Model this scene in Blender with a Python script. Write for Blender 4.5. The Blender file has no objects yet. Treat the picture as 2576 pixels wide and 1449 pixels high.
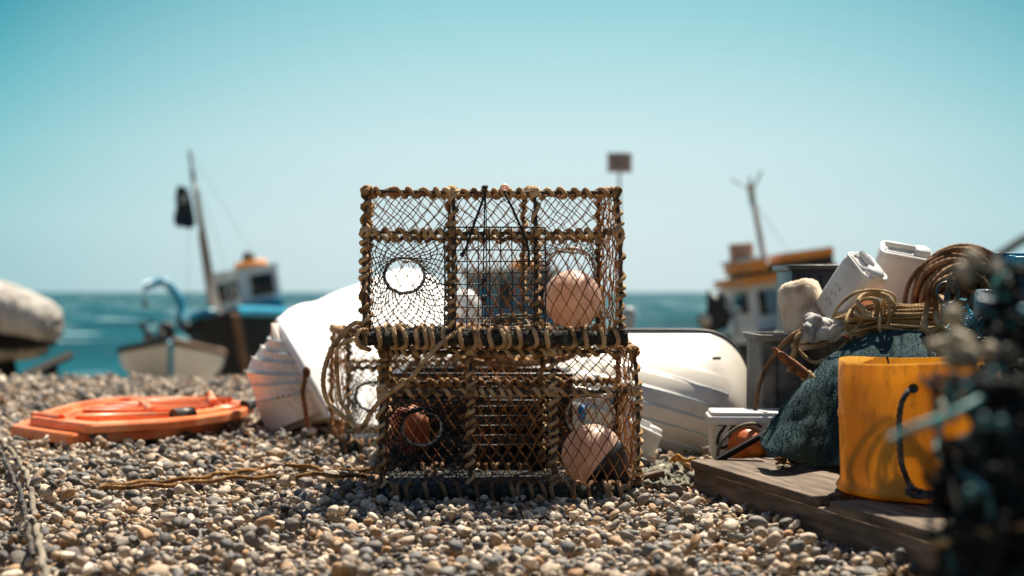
import bpy, bmesh, math, random
import numpy as np
from mathutils import Vector, Matrix, Euler, noise
R = math.radians
rng = np.random.default_rng(11); random.seed(11)
C = bpy.context.scene.collection
FD, CX, HY, CH = 3578.0, 1288.0, 735.0, 0.54      # lens, horizon and eye height; P() puts a sight line at a real distance
def P(px, py, y): return np.array([(px - CX) / FD * y, y, CH - (py - HY) / FD * y])
def PP(pts): return np.array([P(*p) for p in pts])
A = lambda *v: np.array(v, float)

# ------------------------------------------------------------------ materials
def ramp(nt, stops, interp='LINEAR'):
    n = nt.nodes.new('ShaderNodeValToRGB'); n.color_ramp.interpolation = interp
    e = n.color_ramp.elements
    e[0].position = stops[0][0]; e[0].color = (*stops[0][1], 1)
    e[1].position = stops[-1][0]; e[1].color = (*stops[-1][1], 1)
    for p, c in stops[1:-1]:
        x = e.new(p); x.color = (*c, 1)
    return n
MATS = {}
def mat(name, c1, c2=None, scale=9, rz=0, rough=.6, bump=0, bscale=80, metal=0, spec=.5, c3=None, transl=0, stretch=None, detail=5, lo=.35, hi=.65, bdist=.002, alpha=None, scuff=0, sscale=14, sstretch=(1, 1, 1), dirt=(.10, .08, .06)):
    m = bpy.data.materials.new(name); m.use_nodes = True; nt = m.node_tree; N = nt.nodes; L = nt.links
    b = N['Principled BSDF']; out = N['Material Output']
    b.inputs['Roughness'].default_value = rough; b.inputs['Metallic'].default_value = metal
    b.inputs['Specular IOR Level'].default_value = spec
    tc = N.new('ShaderNodeTexCoord'); mp = N.new('ShaderNodeMapping'); L.new(tc.outputs['Object'], mp.inputs[0])
    if rz: mp.vector_type = 'TEXTURE'; mp.inputs['Rotation'].default_value = (0, 0, R(rz)); stretch = tuple(1 / q for q in stretch)
    if stretch: mp.inputs['Scale'].default_value = stretch
    col = None
    if c2 is None: c2 = tuple(x * .8 for x in c1)
    nz = N.new('ShaderNodeTexNoise'); nz.inputs['Scale'].default_value = scale; nz.inputs['Detail'].default_value = detail
    L.new(mp.outputs[0], nz.inputs['Vector'])
    st = [(lo, c2), (hi, c1)] if c3 is None else [(lo, c2), ((lo + hi) / 2, c1), (hi, c3)]
    r = ramp(nt, st); L.new(nz.outputs['Fac'], r.inputs[0]); L.new(r.outputs[0], b.inputs['Base Color']); col = r.outputs[0]
    if scuff:
        m3 = N.new('ShaderNodeMapping'); m3.inputs['Scale'].default_value = sstretch; L.new(tc.outputs['Object'], m3.inputs[0]); n3 = N.new('ShaderNodeTexNoise'); n3.inputs['Scale'].default_value = sscale; n3.inputs['Detail'].default_value = 9; n3.inputs['Roughness'].default_value = .7; L.new(m3.outputs[0], n3.inputs['Vector'])
        r3 = ramp(nt, [(.52, (0, 0, 0)), (.68, (scuff,) * 3)]); L.new(n3.outputs['Fac'], r3.inputs[0]); x3 = N.new('ShaderNodeMix'); x3.data_type = 'RGBA'; L.new(r3.outputs[0], x3.inputs[0]); L.new(col, x3.inputs[6]); x3.inputs[7].default_value = (*dirt, 1); col = x3.outputs[2]; L.new(col, b.inputs['Base Color'])
    if bump:
        n2 = N.new('ShaderNodeTexNoise'); n2.inputs['Scale'].default_value = bscale; n2.inputs['Detail'].default_value = 4
        L.new(mp.outputs[0], n2.inputs['Vector'])
        bp = N.new('ShaderNodeBump'); bp.inputs['Strength'].default_value = bump; bp.inputs['Distance'].default_value = bdist
        L.new(n2.outputs['Fac'], bp.inputs['Height']); L.new(bp.outputs[0], b.inputs['Normal'])
    if transl:
        t = N.new('ShaderNodeBsdfTranslucent'); mx = N.new('ShaderNodeMixShader'); mx.inputs[0].default_value = transl
        L.new(col, t.inputs['Color']); L.new(b.outputs[0], mx.inputs[1]); L.new(t.outputs[0], mx.inputs[2]); L.new(mx.outputs[0], out.inputs[0])
    if alpha is not None: b.inputs['Alpha'].default_value = alpha
    MATS[name] = m
    return m
mat('rope', (.47, .29, .145), (.11, .062, .03), scale=22, rough=.9, bump=.8, bscale=500, c3=(.66, .47, .28), lo=.3, hi=.68, spec=.15)
mat('rope_brown', (.20, .11, .055), (.09, .045, .025), scale=12, rough=.85, bump=.7, bscale=400, c3=(.33, .20, .11), spec=.2)
mat('rope_tan', (.42, .29, .15), (.22, .14, .07), scale=16, rough=.85, bump=.7, bscale=400, c3=(.55, .42, .26), spec=.2)
mat('rope_grey', (.30, .26, .20), (.13, .11, .085), scale=20, rough=.9, bump=.6, bscale=400, spec=.15)
mat('rope_rusty', (.22, .11, .04), (.09, .045, .02), scale=40, rough=.9, bump=.9, bscale=500, c3=(.36, .21, .09), spec=.15)
mat('rope_green', (.22, .21, .16), (.07, .075, .06), scale=25, rough=.9, bump=.6, bscale=400, spec=.15)
mat('rope_yellow', (.62, .30, .04), (.40, .16, .02), scale=30, rough=.8, bump=.5, bscale=400)
mat('rope_dark', (.035, .03, .025), (.015, .015, .015), scale=30, rough=.85, bump=.5, bscale=400, c3=(.12, .10, .07))
mat('twine', (.34, .135, .035), (.15, .06, .02), scale=10, rough=.7, spec=.35, c3=(.58, .28, .09), transl=.3)
mat('black_twine', (.018, .020, .024), (.008, .009, .011), scale=30, rough=.6, spec=.35)
mat('wire', (.012, .014, .016), (.03, .03, .03), scale=60, rough=.42, spec=.5)
mat('bar', (.05, .035, .025), (.02, .016, .013), scale=30, rough=.7, bump=.5, bscale=200, c3=(.13, .075, .035))
mat('mossy_log', (.030, .030, .022), (.012, .013, .011), scale=45, rough=.95, bump=1, bscale=260, c3=(.13, .15, .10), lo=.38, hi=.72, bdist=.006)
mat('white_ring', (.62, .56, .50), (.36, .31, .26), scale=40, rough=.5)
mat('pink_buoy', (.90, .66, .52), (.80, .54, .40), scale=12, rough=.42, bump=.15, bscale=50, c3=(.92, .76, .66), detail=9, transl=.45, scuff=.4, sscale=30, dirt=(.45, .22, .12))
mat('black_cone', (.014, .022, .028), (.006, .009, .012), scale=25, rough=.35, bump=.5, bscale=90, c3=(.05, .07, .075))
mat('orange_plastic', (.80, .20, .055), (.58, .12, .03), scale=6, rough=.38, c3=(.88, .34, .15), bump=.1, bscale=30, scuff=.45, sscale=12, dirt=(.45, .22, .14))
mat('faded_red', (.42, .13, .06), (.25, .08, .04), scale=20, rough=.6)
mat('orange_buoy', (.82, .20, .03), (.62, .12, .02), scale=12, rough=.45, c3=(.88, .30, .05), bump=.2)
mat('yellow_plastic', (.82, .47, .05), (.60, .30, .03), scale=7, rough=.38, c3=(.88, .54, .07), transl=.5, bump=.15, bscale=40, stretch=(1, 1, .25), scuff=.55, sscale=26, sstretch=(1, 1, .35), dirt=(.20, .09, .03))
mat('white_plastic', (.76, .75, .72), (.64, .62, .58), scale=6, rough=.38, c3=(.82, .82, .80), transl=.12)
mat('foam_cream', (.62, .50, .36), (.40, .30, .20), scale=22, rough=.9, bump=1, bscale=70, c3=(.74, .63, .49), bdist=.006)
mat('white_paint', (.80, .80, .78), (.72, .71, .68), scale=3, rough=.32, c3=(.84, .84, .82))
mat('white_cover', (.86, .86, .84), (.80, .80, .78), scale=3, rough=.7)
mat('grey_cover', (.40, .37, .33), (.24, .22, .19), scale=2.2, rough=.8, c3=(.50, .47, .43), stretch=(2.5, 1, .5), bump=1, bscale=3, bdist=.15)
mat('clinker', (.76, .66, .56), (.66, .54, .44), scale=4, rough=.45, c3=(.80, .72, .64), scuff=.35, sscale=9, dirt=(.35, .28, .22))
mat('lap_shade_grey', (.40, .52, .58), (.35, .46, .52), scale=8, rough=.5)
mat('dinghy_white', (.76, .71, .62), (.64, .59, .50), scale=2.2, rough=.3, c3=(.80, .76, .68), scuff=.35, sscale=6, dirt=(.30, .27, .22))
mat('rubber', (.014, .014, .014), (.03, .03, .03), scale=20, rough=.5)
mat('hull_black', (.008, .007, .006), (.014, .012, .010), scale=3, rough=.7, spec=.15)
mat('boat_blue', (.015, .30, .48), (.012, .24, .38), scale=3, rough=.4)
mat('boat_white', (.70, .80, .83), (.62, .72, .76), scale=2, rough=.45)
mat('boat_grey', (.15, .24, .28), (.11, .19, .23), scale=2, rough=.55)
mat('boat_teal', (.01, .16, .24), (.008, .12, .19), scale=2, rough=.45)
mat('boat_cream', (.55, .48, .38), (.42, .35, .26), scale=2, rough=.5)
mat('boat_pale', (.80, .80, .76), (.68, .68, .64), scale=2, rough=.5)
mat('boat_orange', (.90, .34, .05), (.75, .25, .04), scale=2, rough=.5)
mat('dark_glass', (.012, .014, .016), (.02, .02, .02), scale=2, rough=.12)
mat('pale_glass', (.20, .34, .40), (.15, .26, .32), scale=2, rough=.15)
mat('boat_wood', (.16, .08, .04), (.09, .045, .025), scale=8, rough=.7, stretch=(1, 1, .1))
mat('mast_paint', (.42, .34, .28), (.22, .17, .13), scale=3, rough=.5, stretch=(1, 1, .3))
mat('flag', (.010, .018, .024), (.02, .04, .05), scale=5, rough=.8, lo=.45, hi=.5)
mat('steel', (.10, .10, .10), (.05, .05, .05), scale=20, rough=.4, metal=.6)
mat('rust', (.16, .055, .02), (.06, .025, .012), scale=60, rough=.85, bump=1, bscale=200, c3=(.30, .11, .035))
mat('grey_crate', (.10, .10, .09), (.035, .035, .033), scale=9, rough=.7, c3=(.20, .19, .165), bump=.4, bscale=60)
mat('black_crate', (.010, .012, .015), (.02, .022, .025), scale=10, rough=.38)
mat('blue_plastic', (.01, .28, .42), (.008, .18, .30), scale=8, rough=.35, c3=(.02, .40, .55), transl=.2)
mat('clear_plastic', (.35, .42, .46), (.22, .28, .32), scale=12, rough=.2, alpha=.55)
mat('cloth_white', (.50, .49, .46), (.20, .20, .20), scale=10, rough=.9, c3=(.66, .64, .60), bump=.6, bscale=150)
mat('towel', (.022, .050, .056), (.014, .032, .038), scale=14, rough=.95, c3=(.035, .07, .078), bump=.7, bscale=320, bdist=.004, spec=.2)
mat('towel_tip', (.075, .15, .165), (.04, .085, .095), scale=60, rough=.9, c3=(.13, .23, .25), spec=.2)
mat('plank', (.115, .080, .052), (.035, .025, .018), scale=4, rz=14.9, rough=.85, c3=(.21, .155, .11), stretch=(14, 1.4, 14), bump=.9, bscale=14, bdist=.003, lo=.3, hi=.7)
mat('foam_box', (.84, .78, .66), (.62, .53, .42), scale=16, rough=.6, c3=(.74, .70, .62), bump=.3, bscale=60)
mat('marker', (.012, .011, .010), (.05, .04, .03), scale=90, rough=.8)
mat('pencil', (.22, .20, .19), (.30, .28, .26), scale=90, rough=.8)
mat('net_dark', (.005, .006, .007), (.003, .003, .004), scale=20, rough=.8, c3=(.008, .016, .017), spec=.15)
mat('net_teal', (.04, .15, .15), (.015, .10, .11), scale=20, rough=.6, c3=(.08, .36, .36))
mat('float_cream', (.46, .38, .25), (.16, .13, .09), scale=12, rough=.7)
mat('sign_grey', (.46, .42, .42), (.38, .34, .34), scale=8, rough=.6)
mat('sign_orange', (.62, .36, .24), (.50, .28, .18), scale=8, rough=.6)
mat('sign_text', (.10, .05, .05), (.12, .06, .06), scale=8, rough=.6)
mat('pole_grey', (.36, .42, .44), (.28, .33, .35), scale=8, rough=.5)
mat('blue_bit', (.01, .22, .60), (.01, .15, .4), scale=8, rough=.4)

# wood side: same wood, along any axis
# ------------------------------------------------------------------ mesh helpers
def basis(t):
    t = t / np.linalg.norm(t); a = A(0, 0, 1) if abs(t[2]) < .9 else A(1, 0, 0)
    u = np.cross(a, t); u /= np.linalg.norm(u); return u, np.cross(t, u)
def frames(p, closed=False):
    t = np.gradient(p, axis=0)
    if closed: t = np.roll(p, -1, 0) - np.roll(p, 1, 0)
    t /= np.linalg.norm(t, axis=1)[:, None] + 1e-12
    U = np.zeros_like(p); u, _ = basis(t[0])
    for i in range(len(p)):
        u = u - t[i] * np.dot(u, t[i]); u /= np.linalg.norm(u) + 1e-12; U[i] = u
    return t, U, np.cross(t, U)
def resample(p, step):
    d = np.r_[0, np.cumsum(np.linalg.norm(np.diff(p, axis=0), axis=1))]
    n = max(2, int(d[-1] / step) + 1); s = np.linspace(0, d[-1], n)
    return np.stack([np.interp(s, d, p[:, k]) for k in range(3)], 1)
def spline(pts, step=.02, closed=False):
    p = np.array(pts, float)
    if closed: q = np.vstack([p[-1], p, p[0], p[1]])
    else: q = np.vstack([2 * p[0] - p[1], p, 2 * p[-1] - p[-2]])
    out = []
    for i in range(1, len(q) - 2):
        a, b, c, d = q[i - 1:i + 3]
        for t in np.linspace(0, 1, 12, endpoint=False):
            out.append(.5 * ((2 * b) + (-a + c) * t + (2 * a - 5 * b + 4 * c - d) * t * t + (-a + 3 * b - 3 * c + d) * t ** 3))
    out.append(q[-2]); return resample(np.array(out), step)
def rotm(ax=0, ay=0, az=0): return np.array(Euler((R(ax), R(ay), R(az))).to_matrix())
ORG = {}
class MB:
    def __init__(s): s.V = []; s.F = []; s.n = 0
    def add(s, v, *faces):
        v = np.asarray(v, float)
        for f in faces:
            f = np.asarray(f, int)
            if len(f): s.F.append(f + s.n)
        s.V.append(v); s.n += len(v); return s
    def grid(s, g, closed_u=False, closed_v=False):      # g[i, j, 3]
        n, m = g.shape[:2]; idx = np.arange(n * m).reshape(n, m)
        if closed_u: idx = np.vstack([idx, idx[:1]])
        if closed_v: idx = np.hstack([idx, idx[:, :1]])
        f = np.stack([idx[:-1, :-1], idx[1:, :-1], idx[1:, 1:], idx[:-1, 1:]], -1).reshape(-1, 4)
        return s.add(g.reshape(-1, 3), f)
    def loft(s, rings, cap=True):
        g = np.array(rings); n, m = g.shape[:2]; base = s.n; s.grid(g, closed_v=True)
        if cap: s.F.append(np.array([list(range(m))[::-1]]) + base); s.F.append(np.array([list(range((n - 1) * m, n * m))]) + base)
        return s
    def tube(s, p, r, k=8, closed=False, lobes=0, lay=.05, flat=1.0):
        p = np.asarray(p, float); t, U, W = frames(p, closed); n = len(p)
        r = np.broadcast_to(np.asarray(r, float), (n,))
        d = np.r_[0, np.cumsum(np.linalg.norm(np.diff(p, axis=0), axis=1))]
        th = np.linspace(0, 2 * math.pi, k, endpoint=False)[None, :]
        rr = r[:, None] * np.ones_like(th)
        if lobes: rr = rr * (1 + .17 * np.cos(lobes * (th - 2 * math.pi * d[:, None] / lay)))
        g = p[:, None] + rr[..., None] * (np.cos(th)[..., None] * U[:, None] + flat * np.sin(th)[..., None] * W[:, None])
        if closed: return s.grid(g, closed_u=True, closed_v=True)
        return s.loft(g)
    def rope(s, p, r, lay=None, closed=False, k=9):
        p = resample(np.asarray(p, float), r * .95)
        return s.tube(p, r, k, closed, 3, lay or r * 7)
    def wrap(s, path, Rr, r, pitch, tight=.0, phase=0, k=8, seed=0):
        q = resample(np.asarray(path, float), pitch / 13); t, U, W = frames(q); n = len(q); L = pitch / 13 * n
        rg = np.random.default_rng(seed + 3); x = np.linspace(0, L, n)
        rate = 1 + .5 * np.sin(x * 9 + seed) * np.sin(x * 23 + 2 * seed) + .22 * np.sin(x * 67 + seed * 5) + tight * (np.exp(-(x / .035) ** 2) + np.exp(-((L - x) / .035) ** 2))
        ph = phase + np.cumsum(rate) * (L / n) * 2 * math.pi / pitch
        rad = Rr * (1 + .14 * np.sin(x * 61 + seed) + .10 * np.sin(x * 131 + seed * 2))
        h = q + rad[:, None] * (np.cos(ph)[:, None] * U + np.sin(ph)[:, None] * W)
        h += t * (.003 * np.sin(x * 77 + seed))[:, None]
        h = resample(h, r * .95)
        sh_ = np.linspace(0, 1, len(h)); return s.tube(h, r * (1 + .13 * np.sin(sh_ * L * 170 + seed) + .08 * np.sin(sh_ * L * 390)), k, False, 3, r * 6)
    def seg(s, a, b, r, k=4):
        a = np.atleast_2d(a); b = np.atleast_2d(b); n = len(a); t = b - a; t /= np.linalg.norm(t, axis=1)[:, None] + 1e-12
        ref = np.where(np.abs(t[:, 2:3]) < .9, A(0, 0, 1), A(1, 0, 0)); u = np.cross(ref, t); u /= np.linalg.norm(u, axis=1)[:, None]; w = np.cross(t, u)
        th = np.linspace(0, 2 * math.pi, k, endpoint=False); c, sn = np.cos(th)[None, :, None], np.sin(th)[None, :, None]
        r = np.broadcast_to(np.asarray(r, float), (n,))[:, None, None]
        ring = r * (c * u[:, None] + sn * w[:, None]); v = np.stack([a[:, None] + ring, b[:, None] + ring], 1).reshape(-1, 3)
        o = (np.arange(n) * 2 * k)[:, None]; i = np.arange(k)[None]; j = (i + 1) % k
        return s.add(v, np.stack([o + i, o + j, o + k + j, o + k + i], -1).reshape(-1, 4))
    def knots(s, p, r):
        p = np.atleast_2d(p); n = len(p); o = np.array([[1, 0, 0], [-1, 0, 0], [0, 1, 0], [0, -1, 0], [0, 0, 1], [0, 0, -1.]])
        v = (p[:, None] + o[None] * r).reshape(-1, 3); b = (np.arange(n) * 6)[:, None, None]
        f = np.array([[0, 2, 4], [2, 1, 4], [1, 3, 4], [3, 0, 4], [2, 0, 5], [1, 2, 5], [3, 1, 5], [0, 3, 5]])[None]
        return s.add(v, (b + f).reshape(-1, 3))
    def bm(s, bm, M=None, T=None):
        bm.verts.ensure_lookup_table(); v = np.array([x.co[:] for x in bm.verts])
        if M is not None: v = v @ np.asarray(M).T
        if T is not None: v = v + T
        by = {}
        for f in bm.faces: by.setdefault(len(f.verts), []).append([x.index for x in f.verts])
        s.add(v, *[np.array(x) for x in by.values()]); bm.free(); return s
    def box(s, c, size, M=None, bev=0, seg=2):
        b = bmesh.new(); bmesh.ops.create_cube(b, size=1); bmesh.ops.scale(b, vec=size, verts=b.verts)
        if bev: bmesh.ops.bevel(b, geom=b.edges[:], offset=bev, segments=seg, profile=.5, affect='EDGES')
        b.verts.index_update(); return s.bm(b, M, np.asarray(c, float))
    def ball(s, c, rad, M=None, sub=3, dent=0, fr=3, seed=0):
        b = bmesh.new(); bmesh.ops.create_icosphere(b, subdivisions=sub, radius=1)
        for v in b.verts:
            k = 1 + dent * noise.noise(v.co * fr + Vector((seed, seed * 2, 0)))
            v.co = Vector((v.co.x * rad[0], v.co.y * rad[1], v.co.z * rad[2])) * k
        b.verts.index_update(); return s.bm(b, M, np.asarray(c, float))
    def lathe(s, prof, c=(0, 0, 0), M=None, k=32):       # prof: (r, z)
        th = np.linspace(0, 2 * math.pi, k, endpoint=False)
        g = np.array([[[r * math.cos(a), r * math.sin(a), z] for a in th] for r, z in prof])
        if M is not None: g = g @ np.asarray(M).T
        return s.grid(g + np.asarray(c, float), closed_v=True)
    def build(s, name, m, parent=None, smooth=True, auto=None):
        V = np.vstack(s.V); org = ORG.get(parent.name if parent else None, None)
        o_loc = None
        if parent is None:
            o_loc = A((V[:, 0].min() + V[:, 0].max()) / 2, (V[:, 1].min() + V[:, 1].max()) / 2, V[:, 2].min()); V = V - o_loc
        elif org is not None: V = V - org
        me = bpy.data.meshes.new(name); loops = np.concatenate([f.ravel() for f in s.F]).astype(np.int32)
        tot = np.concatenate([np.full(len(f), f.shape[1]) for f in s.F]); st = np.r_[0, np.cumsum(tot)[:-1]].astype(np.int32)
        me.vertices.add(len(V)); me.vertices.foreach_set('co', V.ravel().astype(np.float32))
        me.loops.add(len(loops)); me.loops.foreach_set('vertex_index', loops)
        me.polygons.add(len(tot)); me.polygons.foreach_set('loop_start', st)
        me.update(calc_edges=True); me.validate()
        me.polygons.foreach_set('use_smooth', np.full(len(me.polygons), smooth)); me.update()
        if auto: me.set_sharp_from_angle(angle=R(auto))
        me.materials.append(MATS[m] if isinstance(m, str) else m)
        o = bpy.data.objects.new(name, me); C.objects.link(o)
        if parent is not None: o.parent = parent
        else: o.location = o_loc
        ORG[o.name] = o_loc if parent is None else org
        return o
def thing(name, label, cat, loc=(0, 0, 0), rot=(0, 0, 0), group=None, local=False):
    o = bpy.data.objects.new(name, None); C.objects.link(o); o.empty_display_size = .1
    o.location = loc; o.rotation_euler = rot; o['label'] = label; o['category'] = cat
    if group: o['group'] = group
    ORG[o.name] = None if local else np.array(loc, float)
    return o
def tag(o, label, cat, group=None, kind=None):
    if kind: o['kind'] = kind
    else: o['label'] = label; o['category'] = cat
    if label: o['label'] = label
    if group: o['group'] = group
    return o
# ------------------------------------------------------------------ camera, sky, sun
cd = bpy.data.cameras.new('camera'); cam = bpy.data.objects.new('camera', cd); C.objects.link(cam); bpy.context.scene.camera = cam
cam.location = (0, 0, CH); cam.rotation_euler = (R(90), 0, 0); cd.lens = 50; cd.sensor_width = 36; cd.shift_y = 17 / 4096
cd.clip_start = .05; cd.clip_end = 60000
cd.dof.use_dof = True; cd.dof.focus_distance = 3.66; cd.dof.aperture_fstop = 1.9
SUN_EL, SUN_AZ = 60, 26                                  # behind the pots, a little to the right
w = bpy.data.worlds.new('World'); bpy.context.scene.world = w; w.use_nodes = True; nt = w.node_tree; N = nt.nodes; L = nt.links
bg = N['Background']; bg.inputs['Strength'].default_value = .05
sky = N.new('ShaderNodeTexSky'); sky.sky_type = 'NISHITA'; sky.sun_disc = False; sky.sun_elevation = R(SUN_EL); sky.sun_rotation = R(SUN_AZ)
tc = N.new('ShaderNodeTexCoord'); sp = N.new('ShaderNodeSeparateXYZ'); L.new(tc.outputs['Generated'], sp.inputs[0])
EXPO = 1.0
def lin(r, g, b, k=1 / .05 / 2 ** EXPO): return tuple(k * ((c / 255 + .055) / 1.055) ** 2.4 if c > 10 else k * c / 3294 for c in (r, g, b))
mid = ramp(nt, [(0, lin(208, 227, 229)), (.04, lin(214, 233, 235)), (.10, lin(208, 234, 237)), (.15, lin(184, 225, 231)), (.20, lin(154, 213, 220)), (.30, lin(90, 150, 170))])
side = ramp(nt, [(0, lin(160, 200, 206)), (.05, lin(166, 211, 216)), (.10, lin(138, 202, 209)), (.15, lin(94, 181, 194)), (.20, lin(40, 148, 170)), (.30, lin(40, 135, 160))])
for r_ in (mid, side): L.new(sp.outputs['Z'], r_.inputs[0])
def mth(op, a, b=None, clamp=False):
    n = N.new('ShaderNodeMath'); n.operation = op; n.use_clamp = clamp
    for i, x in enumerate((a, b)):
        if x is None: continue
        if isinstance(x, (int, float)): n.inputs[i].default_value = x
        else: L.new(x, n.inputs[i])
    return n.outputs[0]
off = mth('ABSOLUTE', mth('SUBTRACT', sp.outputs['X'], .03)); fx = mth('POWER', mth('DIVIDE', off, .38, True), 2.3)
mx = N.new('ShaderNodeMix'); mx.data_type = 'RGBA'; L.new(fx, mx.inputs[0]); L.new(mid.outputs[0], mx.inputs[6]); L.new(side.outputs[0], mx.inputs[7])
up = N.new('ShaderNodeMapRange'); up.interpolation_type = 'SMOOTHSTEP'; up.inputs[1].default_value = .24; up.inputs[2].default_value = .5; L.new(sp.outputs['Z'], up.inputs[0])
m2 = N.new('ShaderNodeMix'); m2.data_type = 'RGBA'; L.new(up.outputs[0], m2.inputs[0]); bk = N.new('ShaderNodeMapRange'); bk.interpolation_type = 'SMOOTHSTEP'; bk.inputs[1].default_value = -.3; bk.inputs[2].default_value = .75; bk.inputs[3].default_value = .34; L.new(sp.outputs['Y'], bk.inputs[0])
sc_ = N.new('ShaderNodeVectorMath'); sc_.operation = 'SCALE'; L.new(mx.outputs[2], sc_.inputs[0]); L.new(bk.outputs[0], sc_.inputs['Scale']); L.new(sc_.outputs[0], m2.inputs[6]); L.new(sky.outputs[0], m2.inputs[7])
L.new(m2.outputs[2], bg.inputs['Color'])
ld = bpy.data.lights.new('sun', 'SUN'); ld.energy = 5; ld.angle = R(.5); ld.color = (1, .90, .74)
sun = bpy.data.objects.new('sun', ld); C.objects.link(sun)
sd = Vector((math.sin(R(SUN_AZ)) * math.cos(R(SUN_EL)), math.cos(R(SUN_AZ)) * math.cos(R(SUN_EL)), math.sin(R(SUN_EL))))
sun.rotation_euler = sd.to_track_quat('Z', 'Y').to_euler(); sun.location = (3, 6, 8)
vs = bpy.context.scene.view_settings; vs.view_transform = 'Standard'; vs.look = 'None'; vs.exposure = EXPO; vs.gamma = 1

# ------------------------------------------------------------------ shingle beach and sea
CREST = 8.6
def gz(x, y):                                            # height of the beach
    base = -.07 * np.clip(y - CREST, 0, 1) ** 2 - np.clip(y - CREST - 1, 0, None) * .115
    near = .018 * np.sin(x * 2.1 + 1) * np.sin(y * 1.7) + .012 * np.sin(x * 5.3 + y * 2.2)
    return base + near * np.clip((y - 4.6) / 2, 0, 1) * np.clip((9 - y) / 3, .1, 1) + .012 * np.sin(x * 4 + y * 3) * np.clip((3.2 - y) / 1, 0, 1)
def patch(xs, ys): X, Y = np.meshgrid(xs, ys, indexing='ij'); return np.stack([X, Y, gz(X, Y) - .030], -1)
xs = np.r_[np.linspace(-60, -8, 14), np.linspace(-7.5, 7.5, 90), np.linspace(8, 60, 14)]
ys = np.r_[-30, -15, -6, -2, np.linspace(0, 14, 90), np.linspace(15, 60, 24)]
mb = MB(); mb.grid(patch(xs, ys)[:, ::-1])
gm = mat('shingle_base', (.20, .165, .125), (.05, .042, .035), scale=60, rough=.95, bump=1, bscale=90, c3=(.36, .31, .25), bdist=.02)
g = mb.build('ground', gm); tag(g, 'brown shingle beach sloping down to the sea', None, kind='structure')
sea_m = bpy.data.materials.new('sea'); sea_m.use_nodes = True; nt2 = sea_m.node_tree; N2 = nt2.nodes; L2 = nt2.links; b = N2['Principled BSDF']
b.inputs['Roughness'].default_value = .5; b.inputs['Specular IOR Level'].default_value = .02
tc2 = N2.new('ShaderNodeTexCoord')
def nz2(sc, st, det=4):
    mp = N2.new('ShaderNodeMapping'); mp.inputs['Scale'].default_value = st; L2.new(tc2.outputs['Object'], mp.inputs[0])
    n = N2.new('ShaderNodeTexNoise'); n.inputs['Scale'].default_value = sc; n.inputs['Detail'].default_value = det; L2.new(mp.outputs[0], n.inputs[0]); return n
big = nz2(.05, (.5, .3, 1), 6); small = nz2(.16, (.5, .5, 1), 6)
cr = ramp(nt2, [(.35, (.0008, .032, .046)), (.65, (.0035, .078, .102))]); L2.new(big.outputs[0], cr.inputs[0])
fo = ramp(nt2, [(.57, (0, 0, 0)), (.67, (.85, .85, .85))]); L2.new(small.outputs[0], fo.inputs[0])  # pale noise patches: whitecaps, and sun glints painted into the colour
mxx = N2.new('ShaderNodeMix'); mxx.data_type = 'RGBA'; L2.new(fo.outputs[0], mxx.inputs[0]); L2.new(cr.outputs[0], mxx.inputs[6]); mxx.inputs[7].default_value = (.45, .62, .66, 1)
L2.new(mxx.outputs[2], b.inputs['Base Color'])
bp = N2.new('ShaderNodeBump'); bp.inputs['Strength'].default_value = .8; bp.inputs['Distance'].default_value = 1.2; bn = nz2(.5, (.3, 1, 1), 6); L2.new(bn.outputs[0], bp.inputs['Height']); L2.new(bp.outputs[0], b.inputs['Normal'])
mb = MB(); gx = np.r_[-20000, -3000, -400, 0, 400, 3000, 20000]; gy = np.r_[30, 200, 1200, 6000, 30000]
Xw, Yw = np.meshgrid(gx, gy, indexing='ij'); mb.grid(np.stack([Xw, Yw, Xw * 0 - 3.3], -1)[:, ::-1]); o = mb.build('sea', sea_m); tag(o, 'teal sea with small whitecaps and glints painted into its colour', None, kind='structure')

# pebbles: dropped one by one on a periodic tile, the ones left on top are then spread over the beach
T, H = 2.0, .004; n = int(T / H); HF = np.zeros((n, n)); rec = []
NP = 68000; ca = np.clip(np.exp(rng.normal(math.log(.0077), .40, NP)), .0034, .022); ca[rng.random(NP) < .012] *= 1.7
for i in range(NP):
    a = ca[i]; bq = a * rng.uniform(.62, .95); c = a * rng.uniform(.42, .72)
    best = None
    for k in range(4):
        q = rng.integers(0, n, 2); hq = HF[q[0], q[1]]
        if best is None or hq < best[0]: best = (hq, q)
    qx, qy = best[1]; ang = rng.uniform(0, math.pi); m = int(a / H) + 1
    ar = np.arange(-m, m + 1) * H; dx, dy = ar[:, None], ar[None, :]
    u = (dx * math.cos(ang) + dy * math.sin(ang)) / a; v = (-dx * math.sin(ang) + dy * math.cos(ang)) / bq
    rr = u * u + v * v; ok = rr < 1; e = np.where(ok, c * np.sqrt(np.maximum(1 - rr, 0)), -9)
    ix = (qx + np.arange(-m, m + 1)) % n; iy = (qy + np.arange(-m, m + 1)) % n; sub_ = HF[np.ix_(ix, iy)]
    z = float(np.where(ok, sub_ + e, -9).max()) - c * .28
    gxr = float((sub_[-1].mean() - sub_[0].mean()) / (2 * m * H)); gyr = float((sub_[:, -1].mean() - sub_[:, 0].mean()) / (2 * m * H))
    HF[np.ix_(ix, iy)] = np.where(ok, np.maximum(sub_, z + e), sub_)
    rec.append((qx * H, qy * H, z, a, bq, c, ang, gxr, gyr, qx, qy))
rec = np.array(rec); mean = HF.mean(); top = rec[:, 2] + rec[:, 5]
vis = top > HF[rec[:, 9].astype(int), rec[:, 10].astype(int)] - .011; rec = rec[vis]
pts = []
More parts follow.
